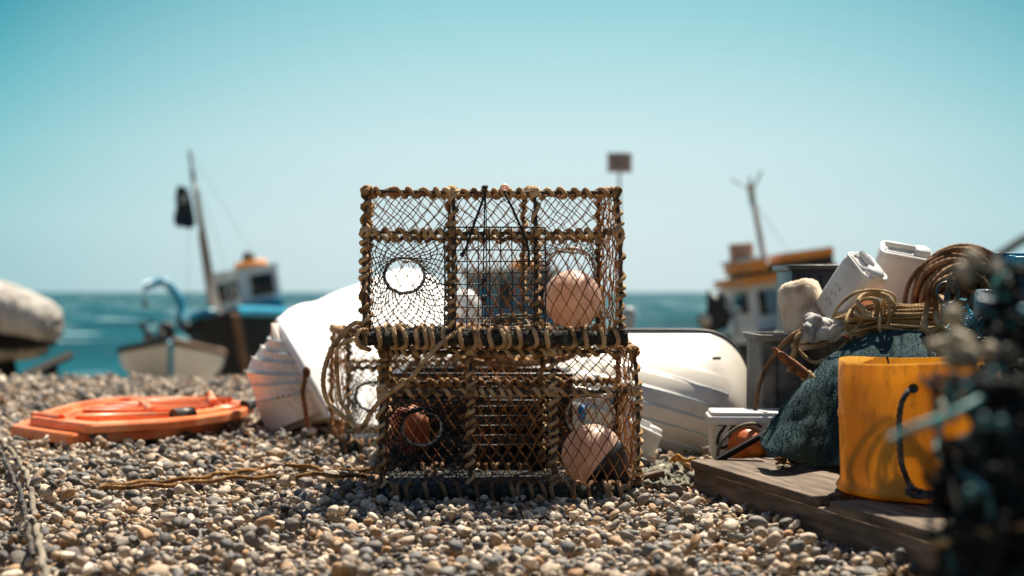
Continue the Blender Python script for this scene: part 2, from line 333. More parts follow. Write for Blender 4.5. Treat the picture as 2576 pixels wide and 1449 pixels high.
for tx in range(-4, 4):
    for ty in range(0, 6):
        q = rec.copy(); q[:, 0] += tx * T; q[:, 1] += ty * T + .9
        if (tx + ty) % 2: q[:, 0] = (2 * tx + 1) * T - q[:, 0]; q[:, 6] *= -1; q[:, 7] *= -1
        x, y = q[:, 0], q[:, 1]
        keep = (np.abs(x) < .39 * y + .5) & (y < 9.9) & (y > 2.0)
        pts.append(q[keep])
pts = np.vstack(pts); x, y = pts[:, 0], pts[:, 1]; zz = gz(x, y) + (pts[:, 2] - mean) - .014
me = bpy.data.meshes.new('shingle'); me.vertices.add(len(pts)); me.vertices.foreach_set('co', np.stack([x, y, zz], 1).ravel().astype(np.float32))
rot = np.stack([np.clip(pts[:, 8], -.6, .6) + rng.normal(0, .16, len(pts)), -np.clip(pts[:, 7], -.6, .6) + rng.normal(0, .16, len(pts)), pts[:, 6]], 1)
for nm, arr in (('rot', rot), ('scl', pts[:, 3:6])):
    at = me.attributes.new(nm, 'FLOAT_VECTOR', 'POINT'); at.data.foreach_set('vector', arr.ravel().astype(np.float32))
NV = 28; at = me.attributes.new('pick', 'INT', 'POINT'); at.data.foreach_set('value', rng.integers(0, NV, len(pts)).astype(np.int32))
peb = bpy.data.materials.new('pebble'); peb.use_nodes = True; nt3 = peb.node_tree; N3 = nt3.nodes; L3 = nt3.links; b = N3['Principled BSDF']
b.inputs['Roughness'].default_value = .58; b.inputs['Specular IOR Level'].default_value = .35
oi = N3.new('ShaderNodeObjectInfo')
cols = [(.33, .28, .22), (.13, .125, .12), (.47, .41, .34), (.07, .073, .078), (.36, .27, .18), (.24, .215, .19), (.58, .51, .42), (.115, .125, .13), (.30, .21, .13), (.10, .10, .105), (.55, .47, .38), (.12, .11, .10), (.34, .21, .11), (.21, .20, .19), (.68, .62, .54), (.06, .058, .058), (.35, .28, .21), (.17, .18, .185), (.47, .41, .34), (.36, .31, .25)]
cr = ramp(nt3, [(i / len(cols), c) for i, c in enumerate(cols)], 'CONSTANT'); L3.new(oi.outputs['Random'], cr.inputs[0])
tc3 = N3.new('ShaderNodeTexCoord'); av = N3.new('ShaderNodeVectorMath'); av.operation = 'ADD'; L3.new(tc3.outputs['Object'], av.inputs[0])
ml = N3.new('ShaderNodeMath'); ml.operation = 'MULTIPLY'; ml.inputs[1].default_value = 57; L3.new(oi.outputs['Random'], ml.inputs[0]); L3.new(ml.outputs[0], av.inputs[1])
nz = N3.new('ShaderNodeTexNoise'); nz.inputs['Scale'].default_value = 1.6; nz.inputs['Detail'].default_value = 8; nz.inputs['Roughness'].default_value = .65; L3.new(av.outputs[0], nz.inputs[0])
tint = ramp(nt3, [(.30, (.50, .46, .42)), (.5, (1.08, 1.0, .92)), (.72, (1.62, 1.42, 1.2))]); L3.new(nz.outputs[0], tint.inputs[0])
mu = N3.new('ShaderNodeMix'); mu.data_type = 'RGBA'; mu.blend_type = 'MULTIPLY'; mu.inputs[0].default_value = 1; L3.new(cr.outputs[0], mu.inputs[6]); L3.new(tint.outputs[0], mu.inputs[7]); L3.new(mu.outputs[2], b.inputs['Base Color'])
bpn = N3.new('ShaderNodeBump'); bpn.inputs['Strength'].default_value = .25; bpn.inputs['Distance'].default_value = .1; n9 = N3.new('ShaderNodeTexNoise'); n9.inputs['Scale'].default_value = 7; L3.new(av.outputs[0], n9.inputs[0]); L3.new(n9.outputs[0], bpn.inputs['Height']); L3.new(bpn.outputs[0], b.inputs['Normal'])
pc = bpy.data.collections.new('pebble_shapes')
for i in range(NV):
    bmx = bmesh.new(); bmesh.ops.create_icosphere(bmx, subdivisions=3, radius=1); e = random.uniform(.8, 1.0)
    for v in bmx.verts:
        c0 = v.co.copy(); d = 1 + .22 * noise.noise(c0 * .9 + Vector((i * 3.1, 0, 7))) + .07 * noise.noise(c0 * 2.4 + Vector((0, i * 2.3, 1)))
        v.co = Vector([math.copysign(abs(q) ** e, q) for q in c0]) * d
        if i % 6 == 2: v.co.x *= 1 + .35 * math.sin(v.co.x * 1.2)
        if i % 7 == 3: v.co.y += .25 * v.co.x ** 2
    pm = bpy.data.meshes.new('pebble'); bmx.to_mesh(pm); bmx.free(); pm.shade_smooth(); pm.materials.append(peb)
    pc.objects.link(bpy.data.objects.new('pebble_%02d' % i, pm))
sh = bpy.data.objects.new('shingle', me); C.objects.link(sh); tag(sh, 'rounded grey, tan and brown beach pebbles', None, kind='stuff')
ng = bpy.data.node_groups.new('scatter', 'GeometryNodeTree'); ng.interface.new_socket('Geometry', in_out='INPUT', socket_type='NodeSocketGeometry'); ng.interface.new_socket('Geometry', in_out='OUTPUT', socket_type='NodeSocketGeometry')
G = ng.nodes; gi = G.new('NodeGroupInput'); go = G.new('NodeGroupOutput'); ip = G.new('GeometryNodeInstanceOnPoints'); ci = G.new('GeometryNodeCollectionInfo')
ci.inputs['Collection'].default_value = pc; ci.inputs['Separate Children'].default_value = True; ci.inputs['Reset Children'].default_value = True
def na(nm, ty): q = G.new('GeometryNodeInputNamedAttribute'); q.data_type = ty; q.inputs['Name'].default_value = nm; return q.outputs['Attribute']
er = G.new('FunctionNodeEulerToRotation'); K = ng.links
K.new(gi.outputs[0], ip.inputs['Points']); K.new(ci.outputs[0], ip.inputs['Instance']); ip.inputs['Pick Instance'].default_value = True
K.new(na('pick', 'INT'), ip.inputs['Instance Index']); K.new(na('rot', 'FLOAT_VECTOR'), er.inputs[0]); K.new(er.outputs[0], ip.inputs['Rotation']); K.new(na('scl', 'FLOAT_VECTOR'), ip.inputs['Scale']); K.new(ip.outputs[0], go.inputs[0])
md = sh.modifiers.new('scatter', 'NODES'); md.node_group = ng
# ------------------------------------------------------------------ lobster pots (local: x along, y 0 front .43 back, z 0 base)
HX = [-.34, -.105, .115, .34]; D_ = .43
def diamonds(mb, p00, p10, p11, p01, w, h, r, jit=.0016, sag=0, kr=2.1, seed=0, skip=0):
    p00, p10, p11, p01 = map(lambda q: np.array(q, float), (p00, p10, p11, p01)); rg = np.random.default_rng(seed)
    Lx = (np.linalg.norm(p10 - p00) + np.linalg.norm(p11 - p01)) / 2; Ly = (np.linalg.norm(p01 - p00) + np.linalg.norm(p11 - p10)) / 2
    nx = max(2, 2 * round(Lx / w)); ny = max(2, 2 * round(Ly / h)); nd = {}
    nrm = np.cross(p10 - p00, p01 - p00); nrm /= np.linalg.norm(nrm)
    for i in range(nx + 1):
        for j in range(ny + 1):
            if (i + j) % 2: continue
            u, v = i / nx, j / ny; ed = min(i, nx - i, j, ny - j) > 0
            q = (p00 * (1 - u) + p10 * u) * (1 - v) + (p01 * (1 - u) + p11 * u) * v
            if ed: q = q + rg.normal(0, jit, 3) + nrm * sag * math.sin(u * math.pi) * math.sin(v * math.pi) + A(.004 * math.sin(v * 7 + seed), 0, .003 * math.sin(u * 9 + seed))
            nd[i, j] = q
    a, b = [], []
    for (i, j), q in nd.items():
        for di in (-1, 1):
            if (i + di, j + 1) in nd:
                if skip and rg.random() < skip: continue
                a.append(q); b.append(nd[i + di, j + 1])
    a = np.array(a); b = np.array(b); md = (a + b) / 2 + rg.normal(0, .0009, a.shape)
    mb.seg(a, md, r, 4); mb.seg(md, b, r, 4)
    mb.knots(np.array([q for (i, j), q in nd.items() if 0 < i < nx and 0 < j < ny] or [p00]), r * kr)
def funnel(mb, rect, ctr, rad, inward, n=36, rows=11, r=.00135, seed=0, ringtilt=.02):
    x0, x1, z0, z1, y0 = rect; rg = np.random.default_rng(seed); nd = {}
    per = [((x0, z0), (x1, z0)), ((x1, z0), (x1, z1)), ((x1, z1), (x0, z1)), ((x0, z1), (x0, z0))]; ln = [x1 - x0, z1 - z0, x1 - x0, z1 - z0]; Lt = sum(ln)
    for i in range(2 * n):
        s_ = i / (2 * n) * Lt; k = 0
        while s_ > ln[k]: s_ -= ln[k]; k += 1
        f = s_ / ln[k]; px = per[k][0][0] * (1 - f) + per[k][1][0] * f; pz = per[k][0][1] * (1 - f) + per[k][1][1] * f
        an = math.atan2(pz - ctr[2], px - ctr[0]) * .6 + (-2.356 + i / (2 * n) * 2 * math.pi) * .4 if False else math.atan2(pz - (z0 + z1) / 2, px - (x0 + x1) / 2)
        for j in range(rows + 1):
            if (i + j) % 2: continue
            t = j / rows; tt = t ** .85
            q = A(px * (1 - tt) + (ctr[0] + rad[0] * math.cos(an)) * tt, y0 * (1 - t ** 1.3) + ctr[1] * t ** 1.3 + ringtilt * math.sin(an) * t, pz * (1 - tt) + (ctr[2] + rad[1] * math.sin(an)) * tt)
            if 0 < j < rows:
                q += rg.normal(0, .0012, 3); q[2] -= .018 * math.sin(t * math.pi) * (1 if math.sin(an) > 0 else .2)
            nd[i, j] = q
    a, b = [], []
    for (i, j), q in nd.items():
        for di in (-1, 1):
            q2 = nd.get(((i + di) % (2 * n), j + 1))
            if q2 is not None: a.append(q); b.append(q2)
    a = np.array(a); b = np.array(b); md = (a + b) / 2 + rg.normal(0, .0006, a.shape) - A(0, 0, .001)
    mb.seg(a, md, r, 4); mb.seg(md, b, r, 4); mb.knots(np.array(list(nd.values())), r * 2.2)
def make_pot(name, label, loc, rotz, zs, door_front, seed, group='lobster pots'):
    t = thing(name, label, 'lobster pot', loc, (0, 0, R(rotz)), group, local=True)
    Z = lambda z: z * zs
    zm, zt = Z(.275), Z(.383)
    pf = lambda x, y, z: A(x, y, z)
    def hoop(x): k = .985; return [pf(x, 0, 0), pf(x * 1.005, -.002, zm * .5), pf(x, .002, zm), pf(x * k, .034, zt), pf(x * k, D_ * .5, zt + .014), pf(x * k, D_ - .03, zt + .017), pf(x, D_, zm), pf(x, D_, 0)]
    fr = MB(); rb = MB(); rails = []
    for i, x in enumerate(HX):
        h = hoop(x); p = resample(np.array(h), .01); fr.tube(p, .0052, 6)
        rb.wrap(p, .0088, .0056, .033, tight=.3, phase=i * 1.3 + seed, seed=seed + i)
    for i, (y, z) in enumerate([(.034, zt), (D_ - .03, zt + .017), (.002, zm), (D_, zm)]):
        p = resample(A([-.335, y, z], [-.1, y, z - .003], [.1, y, z - .002], [.335, y, z]), .01); fr.tube(p, .0052, 6)
        rb.wrap(p, .0088, .0057, .032, tight=1.0, phase=i * 2 + seed, seed=seed + 11 + i)
    for y in (.12, .22, .32): fr.tube(A([-.34, y, -.004], [.34, y, -.004]), .006, 6)
    for x in np.linspace(-.3, .3, 15): fr.tube(A([x, 0, .004], [x, D_, .004]), .0022, 5)
    fr.build('frame', 'bar', t)
    fm_ = MB(); fm_.box((0, D_ / 2, .006), (.66, D_ - .03, .005)); fm_.build('floor_shade_sheet', 'black_twine', t)  # solid black sheet over the floor mesh, added to darken floor and ground
    # extra turns of rope where bars meet
    for x in HX:
        for (y, z) in [(.034, zt), (.002, zm), (D_ - .03, zt + .017)]:
            for k in range(3):
                an = rng.uniform(0, 6.28); c = A(x * .99, y, z)
                n_ = A(rng.normal(), rng.normal(), rng.normal()); u, v = basis(n_); th = np.linspace(0, 2 * math.pi, 16)
                rb.tube(c + .0115 * (np.cos(th)[:, None] * u + np.sin(th)[:, None] * v), .0052, 8, False, 3, .035)
    rb.build('rope_binding', 'rope', t)
    for k, y in enumerate((0, D_)):                      # thick base logs with spaced turns of rope
        lg = MB(); p = resample(A([-.362, y, -.002], [-.1, y, .001], [.15, y, -.001], [.358, y, 0]), .008)
        s_ = np.linspace(0, 1, len(p)); rr = .0195 + .0016 * np.sin(s_ * 37 + seed) + .0012 * np.sin(s_ * 83)
        lg.tube(p, rr, 14); lo = lg.build('base_log', 'mossy_log', t)
        mo_ = MB(); na_ = 420; xa_ = rng.uniform(-.34, .34, na_); an_ = rng.uniform(-.6, 3.7, na_); aa = np.stack([xa_, y - .0205 * np.sin(an_), .0205 * np.cos(an_)], 1); mo_.seg(aa, aa + rng.normal(0, .004, (na_, 3)), .0007, 3); mo_.build('weed_tufts', 'rope_green', lo)
        q = resample(p, .003); wr = MB(); x = -.345; j = 0
        while x < .345:
            th = np.linspace(0, 2 * math.pi, 26); sl = rng.uniform(-.015, .015); R0 = .0245
            pts_ = np.stack([x + sl * np.cos(th) + .003 * np.sin(2 * th), y + R0 * np.cos(th), .001 + R0 * 1.03 * np.sin(th)], 1)
            wr.tube(pts_, .0062, 8, False, 3, .04); x += rng.choice([.019, .030, .041, .060], p=[.25, .3, .3, .15]); j += 1
        wr.build('log_lashing', 'rope' if door_front else 'rope_brown', lo)  # lower pot's lashings take a darker rope, their shade put into the colour
    nt_ = MB(); tw = .0013; q = .006
    c_ = lambda x, y, z: A(x, y, z)
    diamonds(nt_, c_(-.335, D_, .01), c_(.335, D_, .01), c_(.335, D_, zm), c_(-.335, D_, zm), .036, .056, tw, seed=seed)
    diamonds(nt_, c_(-.335, D_, zm), c_(.335, D_, zm), c_(.335, D_ - .03, zt + .017), c_(-.335, D_ - .03, zt + .017), .034, .038, tw, seed=seed + 1)
    diamonds(nt_, c_(-.335, .034, zt), c_(.335, .034, zt), c_(.335, D_ - .03, zt + .017), c_(-.335, D_ - .03, zt + .017), .034, .04, tw, sag=-.006, seed=seed + 2)
    diamonds(nt_, c_(-.335, .002, zm), c_(.335, .002, zm), c_(.335, .034, zt), c_(-.335, .034, zt), .036, .037, tw, seed=seed + 3)
    diamonds(nt_, c_(-.105, -.002, .01), c_(.335, -.002, .01), c_(.335, .002, zm), c_(-.105, .002, zm), .031, .056, tw * 1.12, seed=seed + 4)
    for x in (-.342, .342):
        diamonds(nt_, c_(x, 0, .01), c_(x, D_, .01), c_(x, D_, zm), c_(x, 0, zm), .03, .05, tw, jit=.004, seed=seed + 5)
        diamonds(nt_, c_(x, .002, zm), c_(x, D_, zm), c_(x * .985, D_ - .03, zt + .017), c_(x * .985, .034, zt), .03, .04, tw, jit=.003, seed=seed + 6)
    nt_.build('netting', 'twine', t)
    for k, (rect, ctr, rad) in enumerate([((-.335, -.108, .012, zm - .012, .004), (-.235, .165, .165 * zs), (.055, .049)), ((.12, .335, .012, zm - .012, D_ - .004), (.243, .285, .185 * zs), (.068, .060))]):
        fm = MB(); funnel(fm, rect, ctr, rad, 1, seed=seed + 20 + k); fo = fm.build('entrance_net', 'black_twine', t)
        rg_ = MB(); th = np.linspace(0, 2 * math.pi, 48, endpoint=False)
        loop = np.stack([ctr[0] + rad[0] * np.cos(th), ctr[1] + .02 * np.sin(th), ctr[2] + rad[1] * np.sin(th)], 1); rg_.tube(loop, .0044, 8, closed=True)
        rg_.build('entrance_ring', 'white_ring', fo)
        lm = MB(); lm.wrap(loop[:-1], .0048, .0014, .021, seed=k, k=5)
        lm.build('ring_lashing', 'black_twine', fo)
        bb = MB(); zb = ctr[2] + rad[1] * .80; bb.tube(A([ctr[0] - rad[0] * .65, ctr[1] - .01, zb + .006], [ctr[0] + rad[0] * .8, ctr[1], zb - .006]), .0019, 6); bb.box((ctr[0] + .003, ctr[1], zb - .003), (.016, .006, .007), bev=.001)
        bb.build('bait_band', 'white_ring', t)
        bc = MB()
        for dx in (-.006, .008): bc.tube(A([ctr[0] + dx, ctr[1], zb], [ctr[0] + dx * 4, ctr[1], ctr[2] - rad[1]]), .0009, 4)
        bc.build('bait_cord', 'black_twine', t)
    yd = -.013 if door_front else D_ + .01
    wd = MB(); xs_ = np.linspace(-.13, .137, 10); zs_ = np.linspace(.022, zm + .012, 10)
    for i, x in enumerate(xs_): wd.tube(A([x, yd, zs_[0]], [x + .002, yd - .001, zm * .5], [x, yd, zs_[-1]]), .0018 if 0 < i < 9 else .0022, 6)
    for i, z in enumerate(zs_): wd.tube(A([xs_[0], yd - .002, z], [0, yd - .002, z + .001], [xs_[-1], yd - .002, z]), .0018 if 0 < i < 9 else .0022, 6)
    wd.build('wire_door', 'wire', t)
    return t
def copy_tree(o, par=None):
    c = o.copy(); C.objects.link(c); c.parent = par
    for ch in o.children: copy_tree(ch, c)
    return c
up_loc = (-.050, 3.772, .418)
pot1 = make_pot('lobster_pot', 'upper roped lobster pot on top of the stack with black wire door', up_loc, 4.2, 1.022, True, 3)
low_loc = (-.005, 3.765, .009)
pot2 = make_pot('lobster_pot', 'lower roped lobster pot standing on pebbles under another pot', low_loc, 3.0, .972, False, 8)
pot3 = copy_tree(pot2); pot3.location = (-.213, 4.80, .022); pot3.rotation_euler = (0, 0, R(15)); pot3['label'] = 'blurred lobster pot standing behind the stack, its orange netted end at left'

# things tied to the upper pot's frame
def world(o, v): return np.array(o.matrix_basis @ Vector(v))
k = MB(); k.rope(spline(A([-.018, .01, .392], [-.030, -.012, .36], [-.052, -.018, .30], [-.072, -.016, .24], [-.082, -.016, .225]), .004), .0034); k.rope(spline(A([.030, .01, .39], [.05, -.010, .345], [.078, -.016, .28], [.092, -.016, .235], [.094, -.016, .19]), .004), .0034)
k.rope(spline(A([-.022, -.004, .39], [-.026, -.008, .2], [-.030, -.01, .03]), .01), .0018); k.rope(spline(A([-.020, -.004, .39], [-.018, -.008, .22], [-.022, -.01, .03]), .01), .0013)
for c in ((-.082, -.018, .222), (-.024, -.014, .155), (-.026, -.012, .105), (-.02, .0, .40)): k.ball(c, (.007, .007, .007), sub=2, dent=.5, fr=2)
for i in range(26):
    a = A(-.082, -.018, .222) if i % 2 else A(-.024, -.014, .155); k.seg(a, a + A(rng.normal(0, .010), rng.normal(0, .005), -abs(rng.normal(0, .014)) if i % 2 else rng.normal(0, .008)), .0006)
k.build('door_cord', 'black_twine', pot1)
k = MB(); k.ball((-.021, .022, .402), (.009, .008, .006), sub=2, dent=.6, fr=2, seed=4); k.build('cord_knot', MATS['flag'], pot1)
k = MB(); k.lathe([(.0, .001), (.006, .001), (.007, .002), (.0125, .002), (.0125, -.001), (0, -.001)], (.032, .018, .400), rotm(62, 0, 12), 24); k.tube(A([.026, .01, .402], [.036, .01, .398]), .0022, 6); k.build('tag_disc', 'pink_buoy', pot1)
# short stick in the mesh
k = MB(); k.tube(A([-.078, -.018, .225], [-.028, -.02, .248]), .0018, 6); k.build('cord_end', 'white_ring', pot1)

# thick old bridle rope
m = MB()
br = [(905, 838, 3.76), (880, 832, 3.70), (858, 848, 3.69), (838, 872, 3.68), (820, 915, 3.68), (813, 960, 3.68), (822, 1005, 3.68), (850, 1038, 3.68), (880, 1060, 3.68), (897, 1080, 3.68), (915, 1070, 3.67), (935, 1035, 3.67), (965, 1000, 3.67), (1000, 975, 3.67), (1035, 950, 3.66), (1070, 905, 3.67), (1105, 868, 3.69), (1130, 846, 3.72), (1142, 838, 3.76)]
m.rope(spline(PP(br), .005), .0062)
m.rope(spline(PP([(912, 865, 3.73), (890, 852, 3.68), (865, 862, 3.67), (848, 880, 3.67), (847, 920, 3.68), (850, 965, 3.69), (857, 1010, 3.69), (875, 1035, 3.69), (889, 1070, 3.68)]), .005), .0052)
m.rope(spline(PP([(930, 880, 3.745), (905, 870, 3.70), (896, 850, 3.69), (905, 832, 3.70), (925, 830, 3.73)]), .005), .006)
m.rope(spline(PP([(842, 868, 3.675), (870, 830, 3.68), (895, 812, 3.70), (912, 815, 3.75)]), .005), .0060)
for i in range(90):
    a = P(835 + rng.normal(0, 8), 880 + rng.normal(0, 12), 3.675); m.seg(a, a + rng.normal(0, .011, 3), .00045, 3)
o = m.build('bridle_rope', 'rope'); tag(o, 'frayed tan bridle rope looping out from the left end of the upper pot', 'rope')
k = MB(); k.tube(PP([(868, 1084, 3.68), (898, 1081, 3.675)]), .0048, 8); k.build('wooden_toggle', 'rope_grey', o)

# coil of rope lying in the upper pot
m = MB()
for i in range(9):
    cx_, rx = 1283 + rng.uniform(-14, 14), rng.uniform(48, 76); th = np.linspace(0, 2 * math.pi, 16, endpoint=False) ; yy = 3.90 + rng.uniform(-.02, .02)
    zc = rng.uniform(.438, .456)
    pts_ = [((cx_ - CX) / FD * yy + rx / FD * yy * math.cos(a), yy + .055 * math.sin(a), zc + .016 * math.sin(a) + .008 * math.sin(2 * a + i)) for a in th]
    m.rope(spline(pts_, .005, closed=True), .0042, closed=True)
o = m.build('rope_coil', 'rope_grey'); tag(o, 'grey coil of thin rope lying on the floor of the upper pot', 'rope coil')

# float buoys in the right-hand chambers
def buoy(name, label, c, r, tilt, cone, m1, group=None):
    t = thing(name, label, 'buoy', tuple(c - A(0, 0, r)), group=group); M = rotm(*tilt)
    b_ = MB(); bmx = bmesh.new(); bmesh.ops.create_uvsphere(bmx, u_segments=72, v_segments=48, radius=1)
    for v in bmx.verts:
        z = v.co.z; rr = math.hypot(v.co.x, v.co.y); g_ = -.014 * math.exp(-((rr - .46) / .022) ** 2) - .008 * math.exp(-((rr - .80) / .015) ** 2) - .012 * math.exp(-(z / .018) ** 2)
        v.co = v.co * (1 + g_) * r
    bmx.verts.index_update(); b_.bm(bmx, M, c); b_.build('float_body', m1, t)
    if cone:
        k = MB(); k.lathe([(.0, -1.62 * r), (.16 * r, -1.60 * r), (.22 * r, -1.50 * r), (.24 * r, -1.38 * r), (.34 * r, -1.2 * r), (.66 * r, -.86 * r), (.84 * r, -.62 * r), (.93 * r, -.44 * r), (.90 * r, -.40 * r)], c, M, 40); k.build('end_cone', 'black_cone', t)
        th = np.linspace(0, 2 * math.pi, 20, endpoint=False); k = MB(); k.tube((np.stack([.17 * r * np.cos(th), .02 * r + 0 * th, -1.52 * r + .17 * r * np.sin(th)], 1)) @ M.T + c, .07 * r, 8, closed=True); k.build('eyelet', 'black_cone', t)
    else:
        k = MB(); k.lathe([(.0, -1.14 * r), (.16 * r, -1.13 * r), (.2 * r, -1.0 * r), (.26 * r, -.93 * r)], c, M, 24); k.build('end_boss', m1, t)
    return t
buoy('float_buoy', 'scuffed pink ball float in the right chamber of the upper pot', P(1440, 752, 3.955), .0805, (60, 10, -20), False, 'pink_buoy', 'floats kept in the pots')
buoy('float_buoy', 'pink ball float with black cone end in the lower pot', P(1491, 1145, 3.93), .086, (-12, -52, 0), True, 'pink_buoy', 'floats kept in the pots')
# ------------------------------------------------------------------ boats
def hull_rings(Lh, B, H, ns=16, nr=11, tr=.8, full=2.4, sheer=.18, mid=.35, spw=2, box=1.0):
    out = []                                              # x beam, y length (bow at y = 0, toward the viewer), z up
    for i in range(ns + 1):
        t = i / ns                                        # 0 bow -> 1 stern
        bb = B / 2 * (1 - max(0, (1 - mid - t) / (1 - mid)) ** full) * (1 - (1 - tr) * max(0, (t - .6) / .4) ** 2) + .012
        sh = H * (1 + sheer * (1 - t) ** spw); kz = H * .22 * max(0, 1 - t / .18) ** 2; rk = -(1 - t) * 0
        ring = []
        for j in range(-nr, nr + 1):
            s = abs(j) / nr; xx = bb * math.sin(min(1, s * 1.02) * math.pi / 2) ** (box * (.75 + .5 * (1 - t))); z = kz + (sh - kz) * (s ** 1.55)
            ring.append((math.copysign(xx, j) if j else 0, t * Lh - .16 * Lh * (1 - t) ** 3 * (z / H), z))
        out.append(ring)
    return np.array(out)
def loft_hull(mb, g, deck=True, dz=.1):
    mb.grid(g); n, m = g.shape[:2]; mb.add(g[-1], [list(range(m))])
    if deck:
        e = g.copy(); L_, R_ = e[:, 0].copy(), e[:, -1].copy(); L_[:, 2] -= dz; R_[:, 2] -= dz; L_[:, 0] += .03; R_[:, 0] -= .03
        mb.grid(np.stack([R_, (R_ + L_) / 2 + A(0, 0, .04), L_], 1))
def panel(mb, x0, x1, z0, z1, y, d=.02, bev=.02): mb.box(((x0 + x1) / 2, y, (z0 + z1) / 2), (x1 - x0, d, z1 - z0), bev=bev)

# black fishing boat with blue gunwale, left
S1 = 30 / FD; bx, by_ = 630, 30
piv = P(bx, 940, by_) + A(0, 0, -.55)
b1 = thing('fishing_boat', 'black hulled fishing boat with light blue gunwale and leaning mast, left on the beach', 'fishing boat', tuple(piv), (0, R(-9), R(10)), local=True)
def to_local(rot, pv_, px, py, y):                         # the sight line's point at depth y inside a boat's own axes
    Mi = np.array(Euler(rot).to_matrix()).T; a_, b_ = Mi @ (P(px, py, 0) * 1.0 - pv_), Mi @ (P(px, py, 1) - P(px, py, 0)); return a_ + b_ * ((y - a_[1]) / b_[1])
def q1(px, py, y=0): return to_local((0, R(-9), R(10)), piv, px, py, y)
Hs = q1(604, 782)[2]
g = hull_rings(6.5, 2.45, Hs / 1.32, full=2.6, sheer=.32, mid=.35)
m = MB(); loft_hull(m, g, dz=.16); m.build('hull', 'hull_black', b1)
for sgn, nm, mm in ((0, 'gunwale', 'hull_black'), (-1, 'gunwale', 'boat_blue')):
    m = MB(); m.tube(g[:, sgn] + A(0, 0, .02), .11 if sgn else .06, 8); m.build(nm, mm, b1)
m = MB(); m.tube(resample(np.vstack([g[0, 11:][:, :] + A(0, -.05, 0)]), .05), .085, 8); m.build('stem', 'boat_wood', b1)
hx0, hx1 = q1(537, 720, 2.3)[0], q1(704, 720, 2)[0]; hz0, hz1 = q1(620, 790, 2)[2], q1(620, 682, 2)[2]
m = MB(); yA, yB = 1.7, 3.1; xm = hx0 + (hx1 - hx0) * .40
cab = [(hx0, 2.4), (xm, yA), (hx1, yA + .12), (hx1, yB), (hx0, yB)]
m.loft([[(x, y, z) for x, y in cab] for z in (hz0, hz1)]); wh = m.build('wheelhouse', 'boat_white', b1, smooth=False)
m = MB(); m.loft([[(x * 1.0 + (x - (hx0 + hx1) / 2) * .06, y + (y - 2.4) * .08, z) for x, y in cab] for z in (hz1, hz1 + .07)]); m.build('roof', 'boat_white', wh, smooth=False)
def win_on(a, b, u0, u1, z0, z1, par, mm='dark_glass'):   # window on the wall between plan points a and b
    a, b = A(*a), A(*b); n = A(b[1] - a[1], -(b[0] - a[0])); n /= np.linalg.norm(n); p, q = a + (b - a) * u0 + n * .012, a + (b - a) * u1 + n * .012
    mm_ = MB(); c = (p + q) / 2; ang = math.degrees(math.atan2(q[1] - p[1], q[0] - p[0])); mm_.box((c[0], c[1], (z0 + z1) / 2), (np.linalg.norm(q - p), .03, z1 - z0), rotm(0, 0, ang), bev=.014); return mm_.build('window', mm, par)
dz_ = hz1 - hz0
win_on(cab[0], cab[1], .12, .46, hz0 + .36 * dz_, hz0 + .80 * dz_, wh); win_on(cab[0], cab[1], .56, .92, hz0 + .38 * dz_, hz0 + .83 * dz_, wh)
win_on(cab[1], cab[2], .28, .86, hz0 + .38 * dz_, hz0 + .88 * dz_, wh)
m = MB(); m.box(((xm + hx1) / 2, yA + .03, hz0 + .12), (hx1 - xm + .06, .12, .30), bev=.03); m.build('blue_band', 'boat_blue', wh)
cb = q1(632, 672, 2.2); m = MB(); th = np.linspace(0, 2 * math.pi, 28, endpoint=False); m.tube(np.stack([cb[0] + .29 * np.cos(th), 2.2 + .25 * np.sin(th), hz1 + .14 + 0 * th], 1), .085, 10, closed=True); m.build('life_ring', 'boat_orange', b1)
m = MB(); m.lathe([(0, 0), (.13, 0), (.15, .12), (.10, .2), (.06, .26), (0, .27)], (cb[0] - .03, 2.2, hz1 + .18), None, 16); m.build('roof_light', 'rubber', b1)
# mast
ma, mb_ = q1(541, 800, .9), q1(476, 378, .9); mid_ = ma + (mb_ - ma) * .83
m = MB(); m.tube(A(ma, mid_), [.062, .045], 8); m.tube(A(ma + (.11, 0, 0), mid_ + (.03, 0, -.2)), .03, 6); m.tube(A(ma + (-.09, 0, .1), ma + (mid_ - ma) * .62 + (-.06, 0, 0)), .028, 6); m.tube(A(ma + (mid_ - ma) * .5, ma + (mid_ - ma) * .52), .085, 8); ms = m.build('mast', 'mast_paint', b1)
m = MB(); m.tube(A(mid_ + (0, 0, -.25), mb_), [.05, .03], 8); m.box(mid_ + (.0, 0, .1), (.11, .08, .22), bev=.02); m.build('mast_head', 'pole_grey', ms)
m = MB(); m.tube(A(mb_, q1(655, 665, 2.4)), .006, 4); m.tube(A(mid_ + (.05, 0, 0), q1(605, 775, .0)), .006, 4); m.tube(A(mb_ + (0, 0, -.2), q1(470, 830, 3)), .006, 4); m.build('stay_wire', 'pole_grey', ms)
fl = [(448, 474), (462, 470), (470, 482), (478, 500), (484, 530), (488, 560), (478, 572), (462, 568), (446, 566), (441, 548), (447, 520), (445, 500)]
fl = [(466 + (a - 466) * 1.2, 522 + (b - 522) * 1.08) for a, b in fl]; fp = np.array([q1(a, b, .86) for a, b in fl]); m = MB(); m.loft([fp + A(0, .03, 0), fp * A(1, 1, 1) + A(0, -.035, 0)]); m.tube(A(q1(452, 476, .86), q1(478, 478, .88)), .02, 6); f1 = m.build('flag', 'flag', ms)
m = MB(); m.box(q1(462, 500, .81), (.11, .02, .16), rotm(0, 8, 0), bev=.01); m.build('flag_emblem', 'pole_grey', f1)
